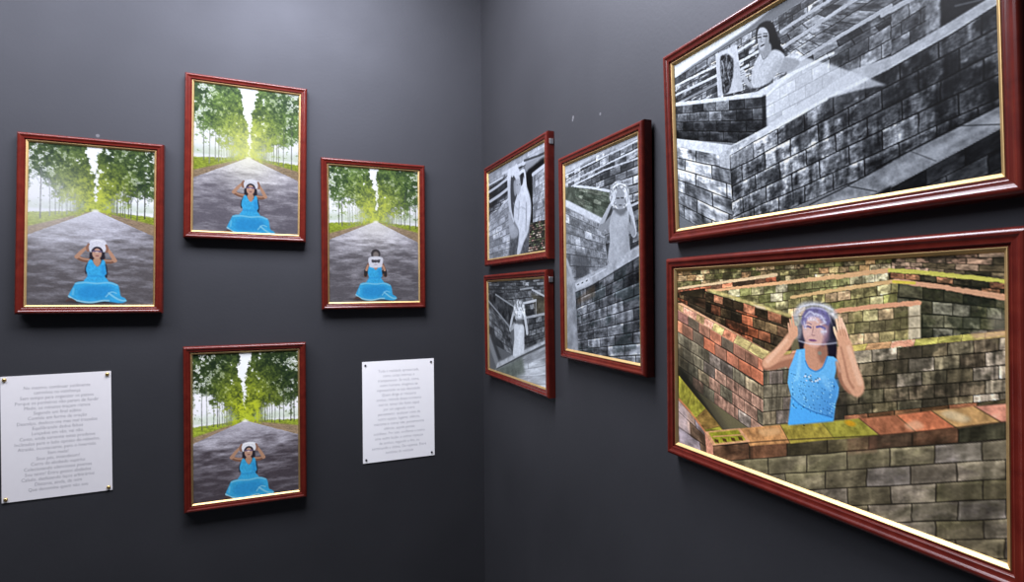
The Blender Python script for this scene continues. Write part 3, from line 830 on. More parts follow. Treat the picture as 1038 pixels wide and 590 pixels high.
# the woman with the bag over her head
P.area([(223.2, 69.3), (262.3, 58.7), (269.4, 82.9), (270.4, 109.4), (256.8, 119.8), (241.5, 110.1), (224.2, 107.1)], (30, 27, 40), 1, 0.8, True)
P.area([(231.1, 91.3), (254.6, 89.5), (259.4, 107.2), (256.8, 119.8), (244.0, 128.3), (232.2, 122.8), (228.2, 111.5)], (190, 142, 120), 1, 0.8, True)
P.area([(245.6, 95.9), (257.1, 90.5), (259.4, 108.3), (250.5, 116.0)], (120, 84, 74), 0.6, 2.0, True)
SK, SKD, SKL = (206, 158, 132), (158, 112, 92), (228, 188, 164)
# left arm
P.area([(221.4, 105.0), (211.6, 109.0), (191.2, 113.4), (169.5, 118.7), (165.5, 126.8), (168.6, 133.5), (184.9, 132.1), (201.4, 126.4), (210.0, 127.8), (219.9, 117.1)], SKD, 1, 0.7, True)
P.area([(206.1, 84.6), (213.9, 87.7), (211.7, 97.5), (201.5, 109.3), (186.5, 124.4), (172.6, 131.1), (166.3, 128.0), (169.5, 118.7), (185.2, 105.9), (197.3, 93.8)], SK, 1, 0.7, True)
P.stroke([(207.5, 89.4), (191.2, 105.4), (174.2, 122.0)], [2.0, 2.6, 3.0], SKL, 0.65, 2.0)
P.stroke([(214.4, 111.7), (200.0, 115.6), (185.0, 122.1)], [2.4, 2.4, 2.0], SK, 0.7, 2.0)
# bodice
P.area([(218.0, 103.6), (229.7, 101.3), (230.2, 116.0), (234.8, 123.6), (244.0, 126.5), (253.0, 120.9), (259.4, 107.2), (266.8, 107.0), (273.3, 110.7), (270.3, 119.4), (267.7, 130.8), (273.0, 141.1), (271.8, 150.1), (268.7, 159.5), (266.1, 177.8), (205.0, 196.3), (210.3, 172.3), (209.7, 160.4), (204.8, 145.4), (207.1, 128.1), (213.0, 115.4)], (104, 176, 232), 1, 0.6)
P.area([(209.7, 161.6), (222.2, 169.0), (239.6, 173.9), (266.1, 175.5), (266.0, 180.0), (205.0, 197.5)], (84, 168, 240), 1, 0.8)
P.ramp([(207.0, 140.3), (272.5, 131.2), (272.4, 146.7), (267.4, 160.8), (266.1, 176.7), (238.3, 173.0), (209.7, 161.6)], (226.6, 138.7), (104, 176, 232), (268.6, 171.7), (66, 128, 196), 0.8, 2.0)
rl = random.Random(4)
for n in range(150):
    fx_, fy_ = rl.random(), rl.random()
    cx_, cy_ = 210.0 + 57.7 * fx_, 131.4 + 1.6 * fx_ + 43.5 * fy_
    dk = rl.random() < (0.25 + 0.6 * fy_)
    P.oval((cx_, cy_), rl.uniform(0.5, 1.2), rl.uniform(0.4, 0.9), (40, 88, 140) if dk else (150, 208, 244), 0.7, 0.5)
for n in range(24):
    cx_, cy_ = 229.4 + 19.7 * rl.random(), 131.3 + 8.2 * rl.random()
    P.oval((cx_, cy_), 1.3, 0.8, (206, 214, 226) if n % 2 else (70, 110, 150), 0.75, 0.5)
P.stroke([(210.4, 161.5), (222.2, 169.0), (239.6, 173.9), (264.9, 175.8)], 0.8, (50, 110, 176), 0.7, 0.8)
P.stroke([(230.2, 116.0), (234.8, 123.6), (244.0, 126.5), (253.0, 120.9), (258.8, 108.3)], 1.0, (60, 128, 190), 0.75, 0.8)
P.stroke([(222.8, 107.3), (221.3, 124.0), (218.3, 138.7)], [1.5, 2.5, 2.5], (140, 204, 246), 0.6, 2.0)
P.stroke([(254.1, 133.8), (260.3, 141.9)], 4.0, (140, 200, 244), 0.45, 3.0)
# right arm
P.area([(270.4, 107.2), (273.9, 116.7), (275.5, 129.7), (280.7, 139.9), (289.8, 147.1), (296.6, 147.1), (302.1, 139.8), (301.2, 128.3), (293.6, 109.1), (287.0, 87.1), (275.4, 84.7), (272.9, 95.9)], SK, 1, 0.7, True)
P.area([(269.1, 111.7), (275.1, 117.7), (277.3, 132.8), (287.6, 145.3), (280.7, 143.2), (272.5, 131.2)], SKD, 0.9, 1.0, True)
P.stroke([(283.5, 90.6), (291.3, 113.6), (297.8, 132.0)], [2.5, 3.2, 3.2], SKL, 0.7, 2.2)
P.stroke([(275.9, 95.6), (280.4, 112.7), (284.3, 129.6), (289.9, 138.5)], [0.8, 1.2, 1.4], (142, 98, 80), 0.55, 1.8)
P.stroke([(271.5, 113.7), (274.4, 122.2)], 1.6, SKL, 0.5, 2.0)
# face, bag, hands
P.area([(227.3, 64.4), (238.1, 57.1), (253.6, 58.9), (259.8, 70.0), (258.4, 84.7), (250.7, 95.5), (241.6, 99.1), (232.4, 94.7), (227.1, 83.3)], (206, 160, 146), 1, 0.7, True)
P.area([(249.8, 62.5), (261.1, 63.2), (260.8, 87.9), (252.0, 96.5), (254.6, 81.6)], (120, 88, 110), 0.75, 1.5, True)
P.area([(224.5, 70.5), (228.8, 57.3), (240.8, 51.2), (256.2, 53.2), (263.5, 65.3), (259.7, 72.2), (248.5, 63.7), (235.4, 64.1), (230.0, 73.7)], (88, 82, 132), 0.95, 1.0, True, 0.3, 0.3)
P.stroke([(229.3, 75.5), (234.0, 74.5), (237.9, 75.7)], 1.1, (74, 64, 110), 0.9, 0.6)
P.stroke([(245.8, 74.7), (250.9, 73.8), (256.0, 75.8)], 1.3, (74, 70, 130), 0.9, 0.6)
P.stroke([(228.6, 72.4), (234.0, 70.5), (238.6, 71.9)], 0.6, (110, 84, 110), 0.8, 0.5)
P.stroke([(241.2, 74.3), (240.3, 80.2), (239.2, 84.3), (243.1, 84.6)], 0.7, (150, 106, 104), 0.8, 0.6)
P.oval((240.2, 90.6), 5.2, 1.5, (112, 62, 100), 0.95, 0.35)
P.oval((240.4, 94.6), 4.5, 1.6, (222, 176, 160), 0.6, 0.6)
P.oval((233.9, 81.7), 5, 4, (222, 182, 170), 0.6, 0.6)
for pts, aa in (([(231.4, 65.5), (238.1, 58.8), (245.9, 60.3), (244.6, 66.1), (236.7, 67.6)], 0.55), ([(245.9, 59.2), (253.6, 60.6), (258.5, 66.7), (254.8, 69.1), (248.5, 64.8)], 0.45), ([(250.9, 76.1), (258.4, 76.8), (257.1, 82.5), (252.1, 82.9)], 0.5), ([(228.6, 69.1), (232.7, 72.4), (230.6, 79.6), (227.9, 76.2)], 0.5)):
    P.area(pts, (206, 204, 232), aa, 1.2, True, 0.5, 0.5)
BAG = [(211.8, 86.7), (211.3, 65.0), (217.8, 52.9), (227.5, 46.8), (239.6, 45.5), (251.2, 46.5), (264.9, 50.8), (273.2, 60.5), (274.3, 75.9), (270.5, 91.6), (254.5, 94.0), (233.8, 95.1), (221.6, 93.2)]
P.area(BAG, (176, 180, 206), 0.20, 1.2, True)
P.area([(213.5, 63.8), (219.2, 52.2), (228.9, 46.2), (249.9, 45.9), (264.9, 50.8), (272.6, 61.7), (267.2, 65.2), (257.4, 54.3), (242.1, 50.6), (226.1, 55.1), (219.1, 67.1)], (188, 191, 204), 0.72, 1.8, True, 0.3, 0.3)
P.area([(212.0, 67.4), (219.1, 62.4), (225.9, 71.6), (223.0, 89.5), (214.7, 84.1)], (170, 172, 180), 0.55, 1.5, True, 0.3, 0.2)
for pts, rr, aa in (([(223.4, 52.2), (238.2, 48.5), (252.4, 49.3), (266.1, 54.1)], 0.9, 0.9), ([(219.1, 58.8), (234.2, 53.1), (251.1, 53.3), (267.2, 59.6)], 0.8, 0.6),
                    ([(230.1, 63.2), (236.8, 57.1), (243.3, 60.4)], 1.0, 0.8), ([(244.6, 59.2), (252.3, 62.4), (256.0, 67.9)], 1.1, 0.75), ([(250.9, 71.5), (257.3, 69.0)], 0.9, 0.8),
                    ([(252.1, 80.0), (257.2, 79.2)], 1.3, 0.85), ([(228.6, 69.1), (231.3, 77.2)], 0.7, 0.7), ([(235.4, 67.1), (243.3, 66.2), (247.1, 68.9)], 1.2, 0.55),
                    ([(221.6, 92.6), (236.4, 94.9), (254.5, 94.0), (270.5, 91.1)], 0.7, 0.8), ([(261.1, 58.7), (265.9, 71.9)], 0.8, 0.5), ([(214.8, 74.5), (218.9, 85.0)], 0.7, 0.6)):
    P.stroke(pts, rr * 0.9, (216, 220, 238), aa * 0.75, 1.3)
P.area([(264.8, 63.1), (272.0, 67.2), (270.6, 89.4), (263.3, 87.7)], (26, 24, 40), 0.55, 1.2)
for pts in ([(216.1, 84.0), (214.1, 73.3), (212.8, 63.8)], [(213.3, 85.4), (210.9, 75.9), (209.2, 67.5)], [(210.4, 86.8), (208.1, 79.7), (206.7, 72.5)], [(217.5, 85.1), (218.2, 79.1), (217.6, 75.6)]):
    P.stroke(pts, [2.2, 1.7, 1.1], SK, 1, 0.6)
P.area([(206.1, 87.1), (209.1, 77.2), (217.6, 77.9), (219.6, 86.2), (213.2, 92.6), (206.1, 93.1)], SK, 1, 0.7, True)
for pts in ([(275.4, 84.7), (272.5, 72.7), (270.8, 65.0)], [(278.3, 83.4), (275.5, 71.5), (274.2, 62.2)], [(281.3, 84.2), (278.4, 72.4), (276.8, 63.7)], [(283.6, 86.3), (281.3, 76.6), (279.1, 69.1)], [(273.0, 85.9), (269.4, 79.5), (267.7, 74.1)]):
    P.stroke(pts, [2.2, 1.8, 1.2], SKL, 1, 0.6)
P.area([(271.8, 89.3), (271.9, 78.3), (280.2, 75.6), (285.3, 85.0), (285.8, 92.6), (274.1, 93.6)], SK, 1, 0.7, True)
for pts in ([(276.1, 82.4), (273.7, 72.6)], [(279.4, 82.2), (276.7, 72.5)], [(282.4, 83.1), (280.2, 75.6)]):
    P.stroke(pts, 0.35, SKD, 0.7, 0.4)
P.oval((249.3, 104.7), 2.5, 2.2, (120, 140, 132), 0.6, 0.6)
P.grain(0.05, 1.6, 3)
P.crisp(1.6, 0.7)
P.contrast(1.08, 110)
framed_photo('large mahogany-framed colour photo of a woman in blue standing in a brick maze', W9, H9, 'R', *PLACE9, P, (0.997,0.986,0.880))

# ---------------------------------------------------------------- brick maze in black and white (upper large frame)
W8, H8 = 422.18, 254.92
PLACE8 = (1.1561, 0.2261, 0.00499, 0.02351)
P = Picture(W8, H8, 1.12, grey(120))
GM = [grey(v) for v in (150, 126, 104, 168, 90)]
GL = [grey(v) for v in (190, 172, 206, 150, 180)]
GD = [grey(v) for v in (74, 62, 90, 56, 100)]
J = grey(22)
# rows of walls climbing to the right
P.masonry([(-2.6, 26.2), (430.1, 1.4), (427.8, 90.8), (-5.9, 96.2)], 22, 9, GM + [grey(190), grey(70)], J, 0.08, 0.2, 0.38, 0.55, grey(44), hl=0.25, seed=3)
P.area([(-1.3, -1.1), (211.0, -3.4), (149.0, 7.3), (34.2, 15.5), (-2.3, 20.1)], grey(226), 0.96, 1.5, False, 0.08, 0.2)
P.masonry([(-2.3, 20.1), (173.1, 12.9), (172.7, 22.8), (-2.9, 32.2)], 8, 1, GM, J, 0.10, 0.2, 0.3, 0.2, grey(60), seed=5)
for pts, r_ in (([(1.8, 32.3), (86.8, 34.1), (161.4, 28.0)], 1.7), ([(1.1, 46.7), (86.2, 48.5), (163.9, 44.4)], 1.8), ([(0.4, 61.1), (87.7, 59.5), (147.1, 55.8)], 1.8)):
    P.stroke(pts, r_, grey(206), 0.9, 0.7, False, 0.8)
P.area([(1.0, 48.9), (89.9, 51.9), (89.0, 73.9), (5.2, 58.0)], grey(66), 0.5, 2.0)
P.masonry([(195.1, 33.9), (297.6, 24.9), (328.8, 37.0), (200.3, 51.9)], 6, 2, GM, J, 0.08, 0.2, 0.3, 0.3, grey(40), seed=8)
P.masonry([(203.1, 55.5), (308.0, 40.6), (356.7, 61.3), (222.0, 77.4)], 6, 2, GM, J, 0.07, 0.15, 0.38, 0.4, grey(60), seed=9)
P.masonry([(208.0, 79.1), (333.8, 68.5), (355.6, 97.2), (206.4, 124.2)], 4.6, 3, [grey(v) for v in (150, 118, 96, 134, 60)], J, 0.06, 0.18, 0.3, 0.45, grey(46), seed=10, hl=0.2)
P.masonry([(332.6, 74.9), (375.9, 67.4), (374.6, 113.2), (331.2, 122.3)], 2.4, 3.4, [grey(v) for v in (96, 130, 80, 112)], J, 0.06, 0.2, 0.3, 0.4, grey(44), seed=12)
P.area([(364.4, 74.7), (378.2, 75.9), (377.2, 110.6), (364.2, 112.4)], grey(150), 0.75, 1.0, False, 0.4, 0.2)
P.area([(378.2, 75.9), (429.0, 101.5), (424.6, 106.1), (377.2, 110.6)], grey(38), 0.95, 0.8, False, 0.3, 0.1)
P.stroke([(390.1, 94.6), (413.2, 99.6)], 0.9, grey(120), 0.6, 1.0)
for pts, r_ in (([(199.5, 34.0), (237.2, 30.3), (269.9, 28.1)], 2.0), ([(203.1, 54.9), (249.5, 48.0), (299.3, 41.5)], 2.3), ([(210.8, 81.3), (273.2, 73.4), (331.8, 67.1)], 2.3), ([(323.7, 71.8), (356.4, 68.8)], 2.6)):
    P.stroke(pts, r_, grey(182), 0.92, 0.7, False, 1.0)
# darker wall at the left, its lit coping
P.masonry([(-4.3, 61.1), (173.5, 103.6), (172.7, 167.4), (-6.7, 113.0)], 7.2, 4, GD, grey(26), 0.06, 0.25, 0.3, 0.35, grey(34), seed=15, hl=0.15, fade=(0.95, 1.1, 1.25, 0.8))
P.masonry([(173.5, 103.6), (332.3, 84.8), (330.9, 130.2), (173.4, 148.7)], 7, 3, GM, J, 0.06, 0.2, 0.28, 0.3, grey(60), seed=17)
P.area([(-4.1, 57.3), (111.0, 84.7), (162.0, 95.2), (206.2, 89.8), (218.7, 92.7), (174.2, 105.7), (110.8, 90.0), (-4.3, 62.6)], grey(210), 0.97, 0.6, False, 0.12, 0.2)
P.area([(168.1, 103.0), (174.3, 103.8), (174.0, 151.4), (166.3, 149.3)], grey(40), 0.8, 0.8)
# front wall: left face, long right face
P.masonry([(-7.2, 123.7), (108.8, 165.6), (113.3, 294.0), (-12.1, 226.9)], 2.1, 6, [grey(v) for v in (176, 150, 190, 132, 160)], grey(32), 0.055, 0.12, 0.32, 0.5, grey(80), seed=21, drip=0.3, hl=0.08)
P.masonry([(108.8, 165.6), (430.2, 107.2), (427.7, 207.1), (112.4, 272.9)], 8.6, 5, [grey(v) for v in (150, 132, 116, 142, 104)], grey(16), 0.06, 0.10, 0.36, 0.6, grey(46), seed=25, drip=0.32, hl=0.32, fade=(1.15, 0.66, 1, 1), fine=9.0)
P.area([(330.9, 130.2), (421.7, 108.9), (424.8, 157.0), (362.6, 168.7), (329.7, 171.8)], grey(34), 0.30, 6.0)
P.area([(-6.6, 111.5), (113.7, 152.6), (138.3, 149.6), (191.2, 141.4), (193.8, 150.7), (154.7, 156.5), (108.7, 166.3), (91.1, 160.8), (-7.3, 124.5)], grey(205), 1, 0.6, False, 0.14, 0.15)
P.area([(91.1, 160.1), (108.8, 165.6), (154.8, 155.8), (146.7, 149.8), (111.8, 154.8)], grey(176), 0.8, 0.7, False, 0.4, 0.2)
P.area([(91.1, 160.8), (108.7, 166.3), (108.7, 184.7), (90.4, 177.3)], grey(186), 0.9, 0.5, False, 0.15, 0.3)
P.area([(110.0, 168.0), (151.4, 158.2), (150.7, 176.1), (110.6, 184.4)], grey(150), 0.7, 0.7, False, 0.4, 0.25)
P.area([(176.0, 141.9), (291.4, 115.3), (331.3, 117.3), (370.4, 110.4), (422.0, 98.8), (423.1, 108.8), (386.1, 118.6), (331.0, 129.2), (259.0, 137.7), (190.8, 151.1)], grey(184), 0.95, 0.6, False, 0.12, 0.15)
P.stroke([(330.9, 129.7), (386.1, 119.1), (422.4, 109.3)], 0.8, grey(30), 0.8, 0.6, False)
# veil of light across the middle
P.area([(208.6, 63.7), (272.1, 105.3), (325.5, 144.3), (291.8, 139.4), (260.2, 136.4), (222.4, 144.6), (190.8, 149.9), (140.0, 151.3), (174.1, 148.9), (174.2, 106.3), (206.2, 90.4)], grey(212), 0.70, 0.8)
P.ramp([(208.6, 63.7), (272.1, 105.3), (294.5, 122.8), (204.7, 130.8), (174.3, 144.0), (174.2, 106.3), (206.2, 90.4)], (208.0, 79.1), grey(226), (271.3, 131.8), grey(200), 0.35, 2.0)
P.stroke([(175.8, 104.9), (206.1, 91.6), (267.9, 88.8)], [1.6, 2.0, 1.6], grey(222), 0.8, 0.8, False)
P.stroke([(190.9, 148.6), (260.2, 136.4), (305.2, 130.9)], [2.4, 2.4, 2.0], grey(226), 0.6, 1.2, False)
P.area([(260.2, 136.4), (291.8, 139.4), (321.5, 142.9), (289.3, 147.6), (256.1, 148.0)], grey(70), 0.7, 0.7)
# nearest coping, bottom right
P.area([(201.2, 265.5), (232.0, 253.2), (280.6, 239.5), (328.1, 224.1), (346.6, 217.0), (390.3, 205.0), (428.1, 193.7), (427.6, 212.1), (419.7, 215.0), (367.8, 233.8), (327.4, 247.6), (290.2, 258.8), (254.4, 272.3)], grey(142), 1, 0.8, False, 0.32, 0.10)
P.area([(352.0, 223.1), (369.9, 218.9), (398.8, 211.8), (417.8, 204.1), (419.1, 210.5), (390.8, 217.7), (366.2, 228.3)], grey(182), 0.6, 2.0, True)
P.area([(255.0, 254.4), (274.5, 248.7), (285.9, 252.8), (267.1, 258.5)], grey(186), 0.6, 1.5, True)
P.stroke([(391.1, 204.7), (422.0, 212.2)], 0.6, grey(70), 0.7, 0.6)
P.stroke([(346.6, 217.0), (369.6, 231.9)], 0.6, grey(80), 0.5, 0.6)
P.stroke([(280.6, 239.5), (312.0, 250.9)], 0.6, grey(60), 0.7, 0.6)
P.masonry([(327.3, 249.6), (427.6, 213.8), (426.3, 264.2), (325.8, 299.8)], 3, 3, [grey(v) for v in (52, 66, 44)], grey(24), 0.05, 0.2, 0.3, 0.3, grey(32), seed=33)
P.area([(287.9, 261.7), (327.4, 247.6), (327.0, 259.6), (300.9, 265.8)], grey(36), 0.9, 0.8)
P.stroke([(312.8, 226.3), (420.9, 195.7)], 0.9, grey(24), 0.7, 0.8, False)
P.stroke([(232.0, 252.6), (281.8, 238.6), (328.1, 223.1)], 0.8, grey(30), 0.6, 0.8, False)
# framed picture she holds
P.area([(88.5, 18.0), (128.0, 20.5), (136.6, 85.3), (90.7, 78.6)], grey(188), 1, 0.5, False, 0.12, 0.1)
P.area([(96.7, 28.1), (106.1, 25.0), (115.1, 30.0), (121.8, 40.7), (119.1, 63.8), (115.0, 75.9), (102.0, 79.6), (99.0, 62.1)], grey(78), 1, 0.9, True, 1.3, 0.22)
for pts in ([(100.2, 32.3), (103.5, 44.5), (101.2, 54.6)], [(109.6, 30.5), (107.2, 43.2)], [(114.7, 39.3), (110.6, 49.9), (113.7, 64.6)], [(102.7, 63.4), (104.1, 74.9)], [(97.9, 42.4), (99.5, 51.3)]):
    P.stroke(pts, 0.8, grey(176), 0.6, 1.0, True, 1.6)
P.area([(113.1, 77.9), (119.1, 63.8), (126.2, 65.1), (125.5, 82.1)], grey(190), 0.9, 0.8)
# the woman
P.area([(161.2, 33.1), (160.9, 17.7), (166.8, 11.4), (177.8, 11.9), (187.5, 18.2), (193.6, 34.4), (198.9, 51.3), (204.3, 62.0), (194.2, 59.1), (184.0, 50.1), (181.4, 39.0), (167.7, 30.7)], grey(30), 1, 0.7, True)
P.area([(165.8, 37.5), (182.8, 42.1), (183.8, 56.2), (176.0, 59.3), (166.8, 53.2)], grey(150), 1, 0.7, True)
P.area([(163.1, 23.7), (166.6, 16.3), (174.4, 18.6), (180.3, 27.4), (180.6, 38.7), (174.9, 46.4), (168.7, 45.7), (164.2, 36.9)], grey(168), 1, 0.6, True)
P.area([(176.5, 25.7), (181.7, 31.7), (179.7, 43.3), (173.3, 47.0)], grey(120), 0.5, 1.0)
P.stroke([(164.3, 27.0), (168.6, 28.1)], 1.0, grey(40), 0.95, 0.5)
P.stroke([(164.1, 23.6), (168.8, 24.7)], 0.7, grey(70), 0.8, 0.5)
P.stroke([(173.1, 25.5), (178.7, 27.9)], 0.7, grey(70), 0.8, 0.5)
P.area([(165.0, 16.9), (174.4, 19.2), (178.8, 25.5), (171.1, 23.4)], grey(196), 0.6, 1.2, True)
P.oval((170.1, 42.6), 4, 1.6, grey(190), 0.6, 0.5)
P.stroke([(172.9, 28.9), (178.3, 31.0)], 1.0, grey(40), 0.95, 0.5)
P.stroke([(169.3, 28.9), (168.3, 33.5), (170.7, 35.1)], 0.5, grey(120), 0.8, 0.5)
P.oval((170.8, 39.6), 3.4, 1.2, grey(60), 0.95, 0.4)
P.area([(194.1, 61.5), (208.3, 69.6), (224.7, 80.8), (216.2, 87.0), (202.0, 86.4), (190.5, 79.7)], grey(160), 1, 0.8, True)
P.area([(167.8, 48.5), (157.0, 57.0), (150.5, 75.2), (152.5, 86.9), (165.4, 90.7), (177.9, 90.0), (190.3, 84.6), (199.6, 73.4), (203.4, 66.5), (197.2, 57.3), (187.0, 51.9), (177.6, 57.4), (171.4, 56.2)], grey(190), 1, 0.7, True, 0.10, 0.4)
P.area([(187.8, 71.3), (199.8, 66.2), (193.3, 83.2), (177.9, 90.0), (175.1, 84.0)], grey(160), 0.55, 1.5, True)
P.stroke([(168.5, 50.0), (171.4, 57.5), (177.7, 56.2)], 0.8, grey(130), 0.8, 0.6)
P.stroke([(136.6, 64.9), (141.4, 73.2), (149.3, 85.1)], [2.2, 2.6, 3.0], grey(168), 1, 0.7)
P.area([(132.4, 60.7), (138.6, 58.4), (142.5, 65.8), (138.1, 70.0), (133.0, 67.5)], grey(184), 1, 0.6, True)
for pts in ([(133.3, 61.7), (138.4, 61.9)], [(133.2, 64.3), (139.1, 65.2)]):
    P.stroke(pts, 0.4, grey(100), 0.7, 0.4)
P.area([(141.1, 79.6), (150.9, 86.9), (149.0, 92.8), (139.0, 89.4)], grey(90), 0.7, 1.0)
P.grain(0.06, 1.6, 3)
P.crisp(1.6, 0.8)
P.contrast(1.28, 118, -6)
framed_photo('large mahogany-framed black and white photo, woman holding a picture among brick walls', W8, H8, 'R', *PLACE8, P, (0.729,0.720,0.644))

# ---------------------------------------------------------------- tall black and white maze photo
W7, H7 = 267.16, 395.18
PLACE7 = (0.7110, 0.0744, -0.00743, 0.00948)
P = Picture(W7, H7, 0.95, grey(150))
P.masonry([(-7.9, 18.8), (272.5, -9.4), (269.4, 145.6), (-10.9, 130.0)], 9, 10, [grey(v) for v in (150, 120, 176, 100, 80)], grey(52), 0.12, 0.2, 0.3, 0.35, grey(64), seed=2, hl=0.2)
P.area([(-7.1, -11.1), (266.7, -7.5), (266.4, 9.3), (145.2, 9.7), (-7.9, 18.8)], grey(196), 0.75, 3.0, False, 0.15, 0.1)
for pts in ([(1.1, 20.5), (127.0, 15.3), (266.4, 9.3)], [(0.6, 39.5), (144.8, 30.5), (266.1, 24.5)], [(26.8, 48.3), (151.6, 39.4), (265.8, 39.8)]):
    P.stroke(pts, 1.6, grey(204), 0.8, 0.9, False, 1.2)
P.area([(-4.1, 45.1), (43.7, 51.2), (178.1, 85.1), (184.5, 95.3), (149.4, 139.1), (3.9, 80.5)], (88, 95, 90), 1, 1.2, False, 0.5, 0.06)
P.masonry([(43.7, 53.2), (184.7, 86.2), (170.2, 134.0), (42.9, 84.0)], 6, 5, [(96, 104, 98), (78, 86, 80), (112, 118, 112)], (62, 68, 64), 0.08, 0.2, 0.3, 0.2, (66, 72, 68), seed=6, a=0.8)
P.stroke([(39.5, 49.4), (114.7, 66.2), (184.8, 85.3)], 2.4, grey(200), 0.95, 0.9, False, 1.0)
P.masonry([(-5.1, 81.4), (149.3, 142.9), (170.9, 256.6), (-10.2, 272.1)], 5, 8, [grey(v) for v in (150, 132, 164, 120)], grey(88), 0.06, 0.12, 0.25, 0.25, grey(100), seed=9)
P.area([(48.8, 177.3), (103.9, 204.8), (95.3, 240.0), (47.1, 245.1), (22.7, 204.8)], grey(64), 0.55, 6.0)
P.area([(-9.3, 70.0), (17.3, 78.2), (156.5, 133.3), (149.2, 143.8), (-9.7, 83.9)], grey(200), 0.97, 0.9, False, 0.1, 0.1)
P.masonry([(149.3, 142.9), (275.4, 126.1), (274.1, 196.8), (165.0, 215.5)], 4, 4, [grey(v) for v in (110, 90, 128, 70)], grey(40), 0.07, 0.2, 0.3, 0.4, grey(54), seed=12)
P.stroke([(240.8, 119.6), (275.6, 115.1)], 2.2, grey(190), 0.9, 0.9, False)
# figure
P.stroke([(181.0, 105.8), (153.0, 132.0), (139.6, 147.6)], [4.5, 6.5, 7.5], grey(168), 1, 1.2)
P.stroke([(140.3, 147.6), (156.2, 145.5), (180.4, 133.3)], [7, 7, 8], grey(138), 1, 1.2)
P.stroke([(233.4, 109.8), (243.3, 142.5), (250.2, 167.5)], [6, 9, 8], grey(190), 1, 1.2)
P.stroke([(248.7, 167.4), (235.8, 141.7)], [7, 8], grey(150), 1, 1.2)
P.area([(180.6, 124.2), (197.2, 119.0), (222.4, 122.4), (236.0, 132.9), (232.5, 155.3), (236.5, 183.7), (232.9, 211.6), (168.4, 217.5), (172.7, 176.9), (171.5, 152.7)], grey(172), 1, 1.2, True, 0.10, 0.12)
P.area([(221.9, 147.1), (234.0, 155.5), (236.3, 190.7), (220.7, 203.8)], grey(140), 0.5, 4.0, True)
P.area([(187.4, 117.7), (197.4, 108.2), (222.7, 111.8), (228.5, 126.7), (209.7, 133.2)], grey(110), 0.9, 2.0, True)
P.area([(174.4, 99.3), (176.5, 79.4), (191.7, 68.2), (211.0, 69.0), (229.6, 76.7), (236.8, 92.8), (233.4, 113.3), (219.4, 120.2), (190.7, 116.3)], grey(172), 1, 1.2, True, 0.7, 0.2)
P.area([(192.8, 94.8), (201.1, 85.2), (216.9, 87.8), (222.9, 101.2), (217.9, 116.4), (206.8, 120.3), (197.3, 113.6)], grey(150), 1, 1.5, True)
P.stroke([(186.6, 77.4), (204.6, 74.1), (226.4, 82.3)], 2.2, grey(222), 0.8, 1.5)
P.stroke([(197.6, 99.1), (205.6, 100.4)], 1.4, grey(80), 0.9, 1.0)
P.stroke([(212.0, 100.6), (219.8, 101.8)], 1.4, grey(80), 0.9, 1.0)
P.stroke([(205.3, 112.9), (213.2, 114.0)], 1.2, grey(90), 0.9, 1.0)
for pts in ([(184.3, 106.3), (191.1, 96.3), (189.4, 87.0)], [(179.7, 105.6), (185.5, 95.5), (183.4, 86.0)], [(231.9, 113.1), (229.7, 98.7), (228.1, 89.7)], [(236.1, 113.7), (234.6, 99.5), (233.6, 88.8)]):
    P.stroke(pts, [2.4, 1.8], grey(204), 1, 0.9)
P.area([(154.6, 139.7), (179.2, 111.1), (184.0, 119.1), (178.9, 126.7)], grey(66), 0.9, 1.0)
P.area([(236.1, 127.7), (240.3, 142.2), (241.9, 152.8), (236.6, 145.3)], grey(66), 0.8, 1.0)
for pts in ([(181.4, 87.5), (185.0, 75.3), (198.2, 71.2)], [(194.8, 78.7), (210.9, 77.0), (226.3, 84.1)], [(230.8, 88.4), (235.2, 99.6), (231.9, 111.3)], [(187.6, 106.8), (192.3, 116.5), (200.3, 121.2)], [(222.6, 115.3), (225.5, 122.8), (216.1, 126.9)]):
    P.stroke(pts, 1.0, grey(110), 0.7, 1.0)
# front wall
P.masonry([(38.0, 271.9), (273.9, 206.9), (272.9, 400.0), (46.7, 424.6)], 4.4, 9, [grey(v) for v in (104, 84, 122, 68, 94)], grey(44), 0.07, 0.2, 0.32, 0.45, (48, 58, 60), seed=19, hl=0.30, drip=0.2)
P.area([(-12.6, 192.3), (-3.5, 190.7), (38.1, 267.8), (49.3, 403.6), (-18.1, 393.5)], grey(150), 1, 1.2, False, 0.25, 0.06)
P.area([(-12.6, 192.3), (5.2, 199.7), (46.6, 263.7), (30.0, 255.3)], grey(176), 0.8, 1.5)
P.area([(30.1, 251.1), (93.5, 236.0), (161.4, 220.9), (274.2, 186.7), (273.9, 206.1), (106.4, 257.0), (38.0, 271.9)], grey(170), 1, 1.0, False, 0.22, 0.08)
P.area([(36.4, 254.3), (97.2, 242.1), (98.9, 253.0), (42.4, 265.7)], grey(196), 1, 0.9)
for a_, b_ in (((43.9, 257.5), (56.8, 255.1)), ((61.7, 253.9), (74.7, 251.5)), ((79.5, 250.1), (92.1, 247.7))):
    cx_, cy_ = (a_[0] + b_[0]) / 2, (a_[1] + b_[1]) / 2
    P.oval((cx_, cy_), 4.2, 1.6, grey(70), 0.85, 0.4, -0.3)
P.stroke([(103.0, 242.2), (157.8, 227.4)], 1.2, grey(210), 0.6, 1.2)
P.stroke([(38.0, 274.0), (106.3, 259.0), (273.8, 207.8)], 0.9, grey(52), 0.7, 0.8, False)
P.area([(102.5, 261.9), (117.6, 258.1), (117.1, 279.5), (45.7, 298.7), (46.1, 286.3)], (122, 104, 84), 0.35, 3.0)
P.grain(0.06, 2.2, 3)
P.crisp(2.0, 0.7)
P.contrast(1.25, 118, 0)
framed_photo('tall mahogany-framed black and white photo between small corner pair and large frames', W7, H7, 'R', *PLACE7, P, (0.607,0.602,0.552))

